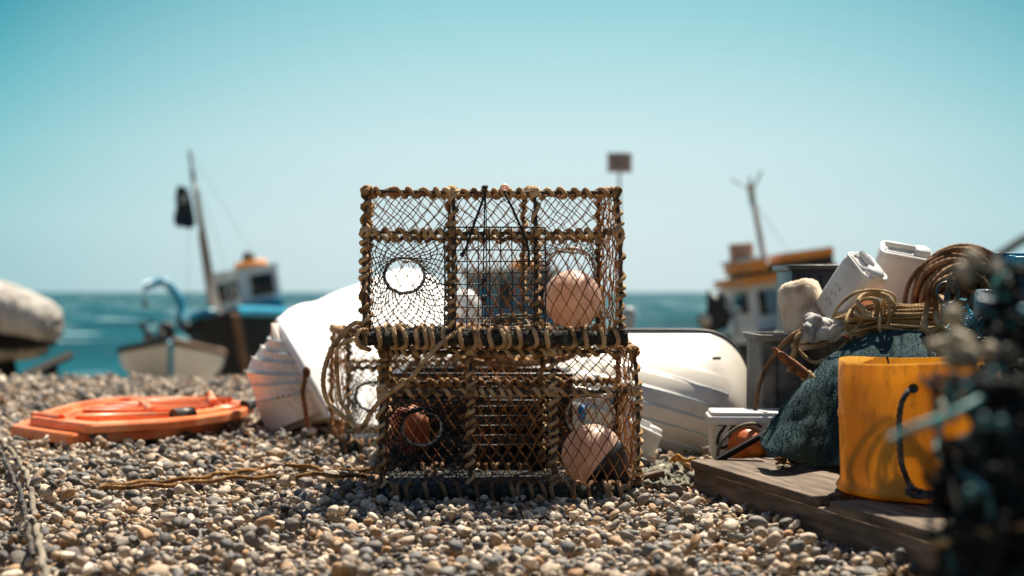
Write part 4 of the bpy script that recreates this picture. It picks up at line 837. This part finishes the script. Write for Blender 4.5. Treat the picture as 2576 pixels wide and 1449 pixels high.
for i, (px, py, lb) in enumerate(((1385, 1030, 'bright blue scrap caught behind the right hoop of the lower pot, the upper one'), (1462, 1040, 'bright blue strip seen through the right entrance ring of the lower pot'))):
    m = MB(); m.ball(P(px, py, 4.40), (.012, .01, .026 if i else .014), sub=2, dent=.5); m.tube(PP([(px, py, 4.40), (px + 6, py - 16, 4.42), (px + 16, py - 22, 4.46)]), .003, 5); o = m.build('blue_scrap', 'blue_bit'); tag(o, lb, 'scrap')

# ------------------------------------------------------------------ wooden pallet
pal = thing('wooden_pallet', 'weathered dark wooden pallet of heavy boards on the pebbles, lower right', 'pallet', (.9, 3.3, 0))
A0, A1 = A(.494, 3.91), A(.862, 2.53); ed = (A1 - A0) / np.linalg.norm(A1 - A0); pr = A(-ed[1], ed[0]); pr = pr if pr[0] > 0 else -pr
Lp_ = np.linalg.norm(A1 - A0); az = math.degrees(math.atan2(-pr[1] * -1, pr[0])); ang = math.degrees(math.atan2(pr[1], pr[0]))
def bd(s0, s1, w0, w1, z0, z1, mb=None, bev=.004):
    c = A0 + ed * (s0 + s1) / 2 + pr * (w0 + w1) / 2; mb.box((c[0], c[1], (z0 + z1) / 2), (w1 - w0, s1 - s0, z1 - z0), rotm(0, 0, ang), bev=bev)
# broad boards run along the long edge
for (s0, s1, w0, w1) in ((0.0, .72, -.004, .40), (0.0, .70, .408, .80), (0.0, .74, .808, 1.3), (.80, 1.52, .0, .16), (.82, 1.50, .17, .36), (.80, 1.5, .38, .60), (.82, 1.5, .62, 1.2)):
    m = MB(); bd(s0, s1, w0, w1, .056, .080, m, .003); m.build('deck_board', 'plank', pal)
for (s0, s1, w0, w1) in ((.0, 1.46, .006, .06), (.02, 1.5, .6, .66), (.02, 1.5, 1.2, 1.26)):
    m = MB(); bd(s0, s1, w0, w1, -.03, .0555, m, .004); m.build('bearer', 'plank', pal)
m = MB(); bd(.0, .05, .062, 1.19, -.03, .055, m); bd(.66, .72, .062, 1.19, -.03, .055, m); m.build('end_bearer', 'plank', pal)

# ------------------------------------------------------------------ yellow bucket
bc = A(.958, 3.26, .084); by = thing('bucket', 'big translucent yellow bucket with a rope handle standing on the pallet', 'bucket', tuple(bc))
m = MB(); k_ = 96; th = np.linspace(0, 2 * math.pi, k_, endpoint=False)
def rg_(r, z, w_=0): return [[bc[0] + r * (1 + w_ * .035 * math.cos(2 * a)) * math.cos(a), bc[1] + r * (1 - w_ * .04 * math.cos(2 * a + .3)) * math.sin(a), bc[2] + z + w_ * .004 * math.sin(3 * a)] for a in th]
prof = [(.0, .006), (.19, .006), (.2, .0), (.208, .004), (.211, .012), (.206, .019), (.202, .024), (.200, .034), (.2, .06), (.2, .165), (.2025, .172), (.2025, .180), (.2, .187), (.2, .25), (.198, .300), (.1955, .3005), (.1950, .25), (.1955, .06), (.190, .012), (.0, .011)]
m.grid(np.array([rg_(r, z, min(1, z / .25)) for r, z in prof]), closed_v=True); m.build('bucket_wall', 'yellow_plastic', by)
hc = lambda px, py: P(px, py, 3.085)
m = MB(); m.rope(spline([P(2298, 975, 3.09), P(2284, 985, 3.052), P(2268, 1015, 3.040), P(2262, 1060, 3.038), P(2264, 1120, 3.038), P(2268, 1165, 3.038), P(2282, 1205, 3.035), P(2296, 1228, 3.03), P(2330, 1240, 3.0), P(2370, 1244, 3.0)], .006), .0062); m.rope(spline([P(2290, 1225, 3.03), P(2284, 1238, 3.01), P(2310, 1250, 3.0), P(2340, 1246, 2.99)], .006), .0062); m.build('rope_handle', 'rope_dark', by)
for a_, b_, c_r in ((2298, 977, .0105), (2426, 1216, .0115)): m = MB(); m.tube(A(P(a_, b_, 3.052), P(a_, b_, 3.075)), c_r, 20); m.build('handle_hole', 'rubber', by)
m = MB(); m.tube(A(P(2232, 897, 3.448), P(2236, 915, 3.446)), .0028, 5); m.build('crack', 'rubber', by)
m = MB()                                                  # tackle inside the bucket, its shadow shows through the wall
for i in range(11):
    r_ = .026 + .011 * (i % 6); xc_ = (.885, 1.02)[i // 6] + rng.uniform(-.01, .01); th2 = np.linspace(-.3, math.pi + .3, 20); lp = np.stack([xc_ + r_ * 1.2 * np.cos(th2), 3.10 + .006 * (i % 6) + 0 * th2, .19 + r_ * 1.5 * np.sin(th2)], 1)
    lp[:, 1] = np.maximum(lp[:, 1], bc[1] - np.sqrt(np.maximum(.176 ** 2 - (lp[:, 0] - bc[0]) ** 2, 0))); m.rope(spline(lp, .008), .0045)
m.ball((.95, 3.21, .15), (.12, .08, .06), sub=4, dent=.9, fr=3)
o = m.build('tackle', 'rope_dark'); tag(o, 'coiled dark line inside the yellow bucket, its shadow showing through the wall', 'rope coil')

# ------------------------------------------------------------------ crates that carry the pile
def crate(name, label, x0, x1, y0, y1, z0, z1, mm, rim=True, slat=False, group=None, rz=0):
    t = thing(name, label, 'crate', ((x0 + x1) / 2, (y0 + y1) / 2, z0), group=group); w_ = .010; m = MB(); cx_, cy_ = (x0 + x1) / 2, (y0 + y1) / 2
    for (a, b, c, d) in ((x0, x1, y0, y0 + w_), (x0, x1, y1 - w_, y1), (x0, x0 + w_, y0 + w_, y1 - w_), (x1 - w_, x1, y0 + w_, y1 - w_)): m.box(((a + b) / 2, (c + d) / 2, (z0 + z1) / 2), (b - a, d - c, z1 - z0), bev=.002)
    m.box((cx_, cy_, z0 + .008), (x1 - x0 - .022, y1 - y0 - .022, .012)); m.build('crate_wall', mm, t)
    m = MB()
    for x in np.linspace(x0 + .03, x1 - .03, 5): m.box((x, y0 - .005, (z0 + z1) / 2), (.018, .010, (z1 - z0) * .9), bev=.002)
    m.box((cx_, y0 - .008, z0 + (z1 - z0) * .45), (x1 - x0, .008, .014), bev=.002); m.build('ribs', mm, t)
    m = MB()
    for (a, b, c, d) in ((x0 - .012, x1 + .012, y0 - .014, y0 + .003), (x0 - .012, x1 + .012, y1 - .003, y1 + .014), (x0 - .014, x0 + .003, y0 + .003, y1 - .003), (x1 - .003, x1 + .014, y0 + .003, y1 - .003)): m.box(((a + b) / 2, (c + d) / 2, z1), (b - a, d - c, .018), bev=.003)
    m.build('rim', mm, t); return t
crate('fish_crate', 'tall weathered grey crate with ropes hanging over it, behind the teal towel', .745, 1.16, 4.22, 4.52, .0, .405, 'grey_crate')
crate('fish_crate', 'low grey crate just past the upturned dinghy, draped with pale rag', .885, 1.1, 5.02, 5.3, .0, .36, 'grey_crate')
crate('fish_crate', 'black crate with open top behind the cream foam float', .925, 1.13, 4.70, 4.98, .12, .622, 'black_crate')
crate('fish_crate', 'dark crate under the jerrycans in the heap of gear', 1.155, 1.62, 4.0, 4.5, .0, .40, 'black_crate')
crate('fish_crate', 'dark crate at the far right under the brown rope coil', 1.64, 2.1, 3.9, 4.5, .0, .46, 'black_crate')
# cream foam float
cf = thing('foam_float', 'worn cream foam float barrel beside the jerrycan', 'float', tuple(P(2034, 850, 4.3)))
m = MB(); M = rotm(-12, -10, 0); pr_ = [(0, .175), (.045, .172), (.060, .160), (.066, .135), (.0665, .08), (.068, .02), (.0685, -.01), (.074, -.012), (.074, -.022), (.067, -.024), (.060, -.04), (0, -.04)]
bmx = bmesh.new(); kk = 40; ths = np.linspace(0, 2 * math.pi, kk, endpoint=False); g = []
for r_, z in pr_:
    row = []
    for a in ths: d = 1 + .06 * noise.noise(Vector((math.cos(a) * 2, math.sin(a) * 2, z * 18))); row.append([r_ * d * math.cos(a), r_ * d * math.sin(a), z * (1 + .03 * noise.noise(Vector((math.cos(a) * 3, math.sin(a) * 3, r_ * 20))))])
    g.append(row)
bmx.free(); g = np.array(g) @ M.T + P(2036, 850, 4.26); m.grid(g, closed_v=True); m.build('float_block', 'foam_cream', cf)
m = MB(); th = np.linspace(0, 2 * math.pi, 30); m.rope(np.stack([.071 * np.cos(th), .071 * np.sin(th), .0 + .03 * np.sin(th)], 1) @ M.T + P(2036, 847, 4.26), .004); m.rope(spline(PP([(2090, 760, 4.22), (2095, 800, 4.2), (2075, 830, 4.2)]), .006), .005); m.build('float_rope', 'rope_brown', cf)
# jerrycans
d1 = A(-.36, .55, -.75); d1 /= np.linalg.norm(d1); e2 = A(.90, .44, 0); e2 = e2 - d1 * np.dot(e2, d1); e2 /= np.linalg.norm(e2); e1 = np.cross(-d1, e2)
M1 = np.stack([-e1 if e1[2] > 0 else e1, e2, -d1], 1)
if np.linalg.det(M1) < 0: M1[:, 1] *= -1
j1, W1 = jug('jerrycan', 'white jerrycan with a pencilled number, nearer one, left of the other', P(2140, 735, 4.16), M1, (.125, .098, .20), 'white jerrycans on the heap')
d2 = A(-.10, .42, -.88); d2 /= np.linalg.norm(d2); e2 = A(.93, -.1, -.30); e2 = e2 - d2 * np.dot(e2, d2); e2 /= np.linalg.norm(e2); e1 = np.cross(-d2, e2)
M2 = np.stack([e2, e1, -d2], 1)
if np.linalg.det(M2) < 0: M2[:, 1] *= -1
jug('jerrycan', 'white jerrycan leaning behind the pencilled one, against the brown rope coil', P(2262, 702, 4.34), M2, (.160, .105, .19), 'white jerrycans on the heap')
# pencilled digits on the nearer can's left face
sx, sy, sz = .125, .098, .20; side_y = -sy / 2 - .0006 if (M1 @ A(0, -1, 0))[0] < 0 else sy / 2 + .0006
digs = {'2': [(0, .8), (.2, 1), (.7, .95), (.8, .65), (.1, 0), (.9, .05)], '5': [(.85, 1), (.15, 1), (.1, .6), (.6, .6), (.85, .3), (.5, 0), (.1, .05)]}
m = MB(); x_ = 0
for ch in '252':
    pts = np.array(digs[ch]); q = np.stack([.005 - pts[:, 1] * .026, np.full(len(pts), side_y), -.052 + x_ * .027 + pts[:, 0] * .018], 1); m.tube(q @ M1.T + P(2140, 735, 4.16), .0009, 4); x_ += 1
m.build('pencil_marks', 'pencil', j1)

# tan rope hank across the cans
m = MB()
for i in range(46):
    y0 = rng.uniform(766, 838); dp = 4.04 + rng.uniform(-.04, .05); sgn = rng.uniform(-6, 6)
    p = [(2100 + rng.uniform(0, 40), y0 + 20 - (y0 - 768) * .3, dp), (2150, y0 + 8 + sgn, dp - .01), (2210, y0 + rng.normal(0, 3), dp - .015), (2290, y0 + rng.normal(0, 3), dp), (2350, y0 - 2 + sgn, dp), (2388 + rng.uniform(-8, 16), y0 - 4, dp + .03)]
    m.rope(spline(PP(p), .006), .0042)
for cx_, cy_, rx, ry, tl, n_ in ((2205, 768, 46, 30, .2, 4), (2180, 775, 30, 26, -.4, 3), (2350, 792, 22, 52, .3, 4), (2372, 790, 20, 40, -.2, 4), (2150, 800, 18, 40, .5, 2), (2225, 800, 13, 44, .1, 2)):
    for i in range(n_):
        th = np.linspace(0, 2 * math.pi, 12, endpoint=False); a = tl + rng.uniform(-.15, .15); rx_, ry_ = rx * rng.uniform(.8, 1.1), ry * rng.uniform(.8, 1.1)
        m.rope(spline(PP([(cx_ + rx_ * math.cos(t) * math.cos(a) - ry_ * math.sin(t) * math.sin(a), cy_ + rx_ * math.cos(t) * math.sin(a) + ry_ * math.sin(t) * math.cos(a), 3.985 + rng.uniform(-.01, .01) + .02 * math.sin(t * 2)) for t in th]), .006, closed=True), .0042, closed=True)
m.rope(spline(PP([(2095, 800, 4.0), (2110, 770, 3.99), (2150, 738, 3.98), (2200, 730, 3.98), (2245, 740, 3.99), (2252, 765, 4.0)]), .006), .0045)
o = m.build('rope_hank', 'rope_tan'); tag(o, 'hank of thin golden tan rope tied up in front of the jerrycans', 'rope coil')
m = MB(); m.ball(P(2240, 838, 4.1), (.13, .05, .025), sub=3, dent=.3); o = m.build('red_cloth', MATS['orange_buoy']); tag(o, 'bit of red plastic showing under the tan rope hank', 'plastic')
# brown rope coil
m = MB()
for i in range(64):
    f = (i % 32) / 31; cx_, cy_ = 2424 + rng.normal(0, 11) - 10 * f, 755 + rng.normal(0, 9); rx_, ry_ = 22 + 100 * f + rng.normal(0, 4), 18 + 112 * f + rng.normal(0, 4); th = np.linspace(0, 2 * math.pi, 18, endpoint=False)
    dp = 4.12 + (.10 if i > 31 else 0) + rng.uniform(-.03, .03) + .06 * f; a = rng.normal(0, .22)
    m.rope(spline(PP([(cx_ + (rx_ * math.cos(t) * math.cos(a) - ry_ * math.sin(t) * math.sin(a)), cy_ + (rx_ * math.cos(t) * math.sin(a) + ry_ * math.sin(t) * math.cos(a)), dp + .03 * math.sin(2 * t + i)) for t in th]), .008, closed=True), .0072, closed=True)
for p in ([(2330, 780, 4.0), (2345, 720, 3.98), (2380, 680, 3.98), (2430, 665, 4.0), (2480, 668, 4.03)], [(2395, 735, 3.98), (2410, 700, 3.97), (2432, 668, 3.98), (2422, 655, 4.0)], [(2360, 800, 4.0), (2350, 740, 3.97), (2362, 710, 3.96), (2400, 690, 3.97)]): m.rope(spline(PP(p), .008), .0078)
o = m.build('rope_coil', 'rope_brown'); tag(o, 'large coil of thick brown rope on top of the heap, right of the jerrycans', 'rope coil')
# shackle
sk = thing('iron_shackle', 'dark iron ring with bolt in front of the brown rope coil', 'shackle', tuple(P(2385, 800, 3.9)))
th = np.linspace(0, 2 * math.pi, 30, endpoint=False); c = P(2384, 737, 3.9); m = MB(); m.tube(np.stack([c[0] + .029 * np.cos(th), c[1] + .006 * np.sin(th), c[2] + .029 * np.sin(th)], 1), .0045, 8, closed=True); m.build('ring', 'steel', sk)
m = MB(); m.tube(A(P(2390, 704, 3.885), P(2378, 775, 3.885)), .008, 10); m.tube(A(P(2378, 770, 3.89), P(2372, 815, 3.9)), .010, 8); m.build('bolt', 'steel', sk)
# rag and ropes over the crates
def cloth(name, mm, label, top, front, thick=.006, seed=0, cat='cloth', amp=.012, pw=3):
    a, b = spline(PP(top), .01), spline(PP(front), .01); n = 34; a = a[np.linspace(0, len(a) - 1, n).astype(int)]; b = b[np.linspace(0, len(b) - 1, n).astype(int)]; g = []
    for i in range(n):
        row = []
        for t in np.linspace(0, 1, 16): q = a[i] * (1 - t) + b[i] * t; q = q + A(0, -1, .5) * amp * noise.noise(Vector((i * .22 + seed, t * pw, seed))) * 2 + A(0, -.03, .02) * math.sin(t * math.pi); row.append(q)
        g.append(row)
    g = np.array(g); m = MB(); m.grid(g); o = m.build(name, mm); so = o.modifiers.new('thickness', 'SOLIDIFY'); so.thickness = thick; tag(o, label, cat); return o
cloth('rag', 'cloth_white', 'crumpled pale rag draped over the rim of the tall grey crate', [(2025, 800, 4.1), (2045, 792, 4.1), (2075, 808, 4.1), (2130, 822, 4.1), (2200, 845, 4.08)], [(2012, 845, 4.05), (2040, 862, 4.02), (2075, 858, 4.02), (2130, 850, 4.03), (2205, 852, 4.05)], seed=3, amp=.016)
cloth('rag', 'cloth_white', 'pale rag lying over the low grey crate beside the upturned dinghy', [(1908, 860, 5.0), (1925, 848, 5.05), (1955, 838, 5.1), (1978, 850, 5.1)], [(1904, 885, 4.96), (1925, 880, 4.94), (1955, 872, 4.95), (1985, 875, 4.96)], seed=7)
def hrope(pts, r, m_, label): m = MB(); m.rope(spline(PP(pts), .007), r); o = m.build('rope', m_); tag(o, label, 'rope')
hrope([(2020, 828, 4.08), (1985, 850, 4.08), (1950, 890, 4.1), (1925, 930, 4.12), (1908, 980, 4.1), (1900, 1035, 4.1)], .0062, 'rope_brown', 'thick brown rope hanging in a long curve beside the rim of the upturned dinghy')
hrope([(2018, 835, 4.06), (2005, 852, 4.05), (2000, 880, 4.05), (1990, 915, 4.06), (1988, 935, 4.06)], .0085, 'rope_tan', 'short thick tan rope end hanging down in front of the tall grey crate')
hrope([(2000, 872, 4.07), (2035, 905, 4.04), (2062, 910, 4.03), (2100, 890, 4.03), (2130, 860, 4.05)], .005, 'rope_tan', 'slack pale cord swagged across the front of the tall grey crate')
hrope([(1904, 935, 4.94), (1910, 900, 4.93), (1925, 868, 4.93), (1960, 866, 4.95)], .006, 'rope_green', 'pale greenish rope looped over the low grey crate')
# rust spike of an anchor
ak = thing('anchor', 'rusty anchor fluke spike sticking out left of the teal towel, rope round its neck', 'anchor', tuple(P(2030, 1000, 3.82)))
m = MB(); q = spline(PP([(1945, 874, 3.80), (1958, 888, 3.80), (1978, 904, 3.80), (2000, 922, 3.81), (2028, 945, 3.82), (2060, 975, 3.86)]), .006); n_ = len(q); s_ = np.linspace(0, 1, n_); m.tube(q, .003 + .0085 * np.sin(np.clip(s_ * 2.1, 0, 1) * math.pi / 2) - .003 * (s_ > .6), 8, flat=1.3); m.ball(P(1972, 900, 3.795), (.022, .007, .012), rotm(0, 42, 0), sub=3, dent=.2); m.build('fluke', 'rust', ak)
m = MB()
for dx in (-3, 4): th = np.linspace(0, 2 * math.pi, 18); c = P(2032 + dx, 948 + dx, 3.82); u, v = basis(q[-1] - q[-6]); m.rope(c + .0125 * (np.cos(th)[:, None] * u + np.sin(th)[:, None] * v), .005)
m.build('seizing', 'rope_tan', ak)
# towel
def rs(pts, n): p = spline(PP(pts), .01); return p[np.linspace(0, len(p) - 1, n).astype(int)]
NT = 70; tp = rs([(2018, 972, 3.86), (2040, 955, 3.9), (2078, 912, 3.94), (2120, 880, 3.97), (2160, 858, 4.0), (2200, 842, 4.0), (2245, 836, 4.0), (2300, 838, 4.0), (2350, 846, 4.0), (2400, 860, 4.0)], NT)
bt = rs([(1908, 1092, 3.72), (1918, 1120, 3.68), (1940, 1142, 3.66), (1975, 1160, 3.66), (2010, 1164, 3.64), (2060, 1168, 3.62), (2120, 1168, 3.6), (2200, 1168, 3.6), (2300, 1168, 3.6), (2400, 1168, 3.6)], NT); g = []
for i in range(NT):
    col = []; u = i / (NT - 1)
    for k2 in range(8): t = (7 - k2) / 7; col.append(tp[i] + A(.06 * t, .34 * t, -.16 * t * t - .01 * t))
    for t in np.linspace(0, 1, 46)[1:]:
        q = tp[i] * (1 - t) + bt[i] * t; fold = .065 * math.sin(u * 17 - t * 2.4) * t ** .7 + .05 * noise.noise(Vector((u * 6, t * 2.2, 2))) + .008 * noise.noise(Vector((u * 16, t * 8, 5)))
        q = q + A(-.3, -1, .25) * fold + A(0, -.06, .02) * math.sin(math.pi * t); col.append(q)
    g.append(col)
g = np.array(g); m = MB(); m.grid(g); tw = m.build('towel', 'towel'); so = tw.modifiers.new('thickness', 'SOLIDIFY'); so.thickness = .008; tag(tw, 'dark teal terry towel draped over the gear behind the yellow bucket', 'towel')
du = np.gradient(g, axis=0); dv = np.gradient(g, axis=1); nn = np.cross(du, dv); nn /= np.linalg.norm(nn, axis=2)[..., None] + 1e-9; nn = np.where(nn[..., 1:2] > 0, -nn, nn); m = MB(); NTF = 60000
fi, fj = rng.uniform(0, NT - 1.01, NTF), rng.uniform(2, g.shape[1] - 1.01, NTF); ii, jj = fi.astype(int), fj.astype(int); fu, fv = (fi - ii)[:, None], (fj - jj)[:, None]
q = g[ii, jj] * (1 - fu) * (1 - fv) + g[ii + 1, jj] * fu * (1 - fv) + g[ii, jj + 1] * (1 - fu) * fv + g[ii + 1, jj + 1] * fu * fv; nv = nn[ii, jj]
tan = rng.normal(0, 1, (NTF, 3)); a_ = q + nv * .003; b_ = q + nv * (.0055 + .0025 * rng.random((NTF, 1))) + tan * .0018; m.seg(a_, b_, .0010, 3); m.build('terry_loops', 'towel_tip', tw)
# foam box with painted mark, orange float, black batten
fb = thing('foam_box', 'white foam fish box with a black painted number, beside the pallet', 'box', tuple(P(1870, 1150, 4.25)))
c = P(1912, 1104, 4.09); m = MB(); m.box(c, (.285, .15, .105), rotm(0, 0, -4), bev=.012, seg=3); m.build('box_body', 'foam_box', fb)
m = MB(); m.box(c + A(-.002, 0, .058), (.300, .165, .028), rotm(0, 0, -4), bev=.008, seg=3); m.box(c + A(-.002, 0, .076), (.285, .15, .014), rotm(0, 0, -4), bev=.006); m.build('lid', 'white_plastic', fb)
fy = c[1] - .0768
def fpt(px, py): q = P(px, py, 4.01); return A(q[0], fy + (q[0] - c[0]) * -.07, q[2])
m = MB()
for st in ([(1800, 1066), (1812, 1069), (1826, 1068), (1822, 1078), (1812, 1092), (1807, 1108), (1806, 1120)], [(1848, 1072), (1838, 1084), (1838, 1104), (1848, 1116), (1860, 1112), (1864, 1094), (1860, 1076), (1848, 1072)], [(1810, 1124), (1820, 1128), (1832, 1122)]):
    p = np.array([fpt(*s) for s in st]); m.tube(spline(p, .004), .0045, 6, flat=1)
mo = m.build('painted_mark', 'marker', fb)
m = MB(); m.ball(P(1880, 1122, 4.02), (.056, .056, .054), rotm(0, 20, 0), sub=4, dent=.03); o = m.build('orange_float', 'orange_buoy'); tag(o, 'round orange float sitting on the pallet in front of the foam box', 'buoy'); 
m = MB(); m.box((P(1808, 1157, 3.92) + P(1922, 1092, 3.90)) / 2, (.160, .030, .014), rotm(0, -29.5, 0), bev=.002); o = m.build('batten', 'hull_black'); tag(o, 'black batten leaning across the orange float on the pallet', 'batten')
m = MB(); m.rope(spline(PP([(1805, 1148, 4.0), (1808, 1128, 3.99), (1822, 1104, 3.98), (1845, 1082, 3.98), (1870, 1069, 3.98), (1898, 1066, 4.0), (1916, 1074, 4.02)]), .006), .0046); o = m.build('rope', 'rope_grey'); tag(o, 'twisted grey rope arching over the orange float on the pallet', 'rope')
m = MB()
for i in range(12): px = rng.uniform(1950, 2110); m.rope(spline(PP([(px, 1150, 3.72), (px + rng.normal(0, 12), 1160, 3.74), (px + rng.normal(0, 22), 1166, 3.78)]), .006), .0035)
o = m.build('rope_ends', 'rope_rusty'); tag(o, 'loose rusty brown rope ends poking out under the towel on the pallet', 'rope')
# blue things at the right edge
c = P(2612, 785, 3.5); bl = thing('blue_crate', 'bright blue plastic crate at the right edge behind the dark netting', 'crate', tuple(c - A(0, 0, .1)))
m = MB()
for i in range(5): m.box(c + A(.03, 0, -.10 + i * .055), (.20, .012, .034), rotm(0, 0, 12), bev=.004)
for x in (-.065, .03, .12): m.box(c + A(x, .012 + .2 * x, 0), (.022, .012, .28), rotm(0, 0, 12), bev=.004)
m.build('side_slats', 'blue_plastic', bl); m = MB(); m.box(c + A(.03, .14, .02), (.20, .012, .26), rotm(0, 0, 12), bev=.004); m.box(c + A(.03, .07, -.13), (.20, .16, .012), rotm(0, 0, 12)); m.build('back', 'blue_plastic', bl)
c = P(2500, 768, 3.55); m = MB(); m.box(c, (.085, .06, .075), rotm(0, 6, 8), bev=.01, seg=3); o = m.build('clear_box', 'clear_plastic'); tag(o, 'small clear plastic tub beside the blue crate', 'tub')
c = P(2480, 815, 3.6); m = MB()
for i in range(150):
    p = c + rng.normal(0, 1, 3) * A(.035, .03, .016); m.tube(spline([p, p + rng.normal(0, .014, 3), p + rng.normal(0, .016, 3)], .006), .0028, 5, flat=.5)
o = m.build('blue_netting', 'blue_plastic'); tag(o, 'crumpled bright blue netting in the heap left of the clear tub', 'netting')
crate('fish_crate', 'dark crate standing right behind the yellow bucket, holding the blue gear', 1.18, 1.62, 3.52, 3.84, .085, .41, 'black_crate')
# ------------------------------------------------------------------ heap of dark netting close to the camera at the right
def heap(name, label, cx_, cy_, hw, dw, zb, zt, n, rr, mats, seedv, lean=0, core=.9):
    t = thing(name, label, 'fishing net', (cx_, cy_, zb)); rg = np.random.default_rng(seedv)
    m = MB(); g = []
    for j, z in enumerate(np.linspace(0, 1, 12)):
        s_ = core * (1 - max(0, z - .72) ** 2 * 8) ** .5 if z < 1 else .25; row = []
        for a in np.linspace(0, 2 * math.pi, 36, endpoint=False):
            d = 1 + .26 * noise.noise(Vector((math.cos(a) * 1.6, math.sin(a) * 1.6, z * 3 + seedv))); row.append([cx_ + lean * z + hw * s_ * d * math.cos(a), cy_ + dw * s_ * d * math.sin(a), zb + (zt - zb) * z])
        g.append(row)
    m.grid(np.array(g), closed_v=True); m.add(np.array(g[-1]), [list(range(36))]); m.build('net_core', 'net_dark', t)
    for mi, (mn, share, rad) in enumerate(mats):
        m = MB()
        for i in range(int(n * share)):
            a, z = rg.uniform(0, 2 * math.pi), rg.uniform(0, 1) ** .8; s_ = core * 1.04 * math.sqrt(max(.1, 1 - max(0, z - .72) ** 2 * 8)); p = []
            for k3 in range(5):
                a += rg.normal(0, .35); z = min(1.03, max(.0, z + rg.normal(0, .09))); s3 = s_ * (1 + abs(rg.normal(0, .05))); p.append([cx_ + lean * z + hw * s3 * math.cos(a), cy_ + dw * s3 * math.sin(a), zb + (zt - zb) * z])
            m.tube(spline(p, .012), rad * rg.uniform(.7, 1.3), 5)
        m.build('net_strands', mn, t)
    return t
h2 = heap('net_heap', 'dark heap of black netting on the pallet right of the yellow bucket', 1.04, 2.62, .17, .20, .085, .40, 260, .004, [('net_dark', .8, .004), ('rope_dark', .2, .005)], 5)
h1 = heap('net_heap', 'blurred black and teal netting piled close to the camera at the right edge', .778, 1.62, .26, .26, .0, .43, 380, .004, [('net_dark', .80, .004), ('net_teal', .10, .003), ('rope_tan', .03, .003)], 9, lean=-.04)
m = MB()
for (px, py, y, r) in ((2478, 1060, 1.38, .006), (2520, 1065, 1.38, .005), (2440, 1240, 1.4, .005), (2430, 980, 1.40, .005), (2500, 940, 1.4, .0045), (2395, 1040, 1.42, .004)): m.ball(P(px, py, y), (r * 1.3, r, r), rotm(0, rng.uniform(0, 90), 0), sub=2, dent=.2)
m.build('glint_beads', 'net_teal', h1)  # teal beads added to stand for small blurred glints on the netting
m = MB()
for (px, py, y, r) in ((2385, 872, 1.62, .011), (2418, 862, 1.6, .014), (2400, 905, 1.6, .012), (2440, 900, 1.58, .013), (2492, 890, 1.62, .011), (2545, 890, 1.62, .012), (2352, 868, 1.62, .008), (2400, 800, 1.64, .013), (2425, 690, 1.7, .013), (2450, 655, 1.7, .012)): m.ball(P(px, py, y), (r * 1.2, r, r * .9), rotm(0, rng.uniform(0, 90), 0), sub=3, dent=.3, seed=px)
m.build('rope_bundle', 'float_cream', h1)
m = MB(); m.tube(spline(PP([(2240, 1105, 1.50), (2290, 1080, 1.5), (2350, 1058, 1.5), (2420, 1030, 1.5), (2470, 1000, 1.52)]), .01), .0048, 6); m.build('stray_cord', 'net_teal', h1)
m = MB(); m.tube(spline(PP([(2500, 650, 1.75), (2540, 625, 1.75), (2580, 600, 1.75), (2680, 560, 1.75)]), .01), .006, 6); m.tube(spline(PP([(2400, 720, 1.7), (2440, 680, 1.7), (2510, 700, 1.7), (2530, 780, 1.7), (2500, 850, 1.65)]), .01), .008, 6); m.tube(spline(PP([(2500, 652, 1.75), (2520, 700, 1.72), (2560, 760, 1.7), (2590, 850, 1.68)]), .01), .009, 6); m.build('loose_rope', 'rope_dark', h1)
for mn, cnt in (('net_dark', 90), ('blue_plastic', 22), ('net_teal', 10)):
    m = MB()
    for i in range(cnt):
        p = P(2615, 790, 1.68) + np.clip(rng.normal(0, 1, 3), -1.6, 1.6) * A(.026, .05, .030); m.tube(spline([p, p + rng.normal(0, .010, 3), p + rng.normal(0, .014, 3), p + rng.normal(0, .016, 3)], .006), .0042, 5)
    m.build('net_strands', mn, h1)
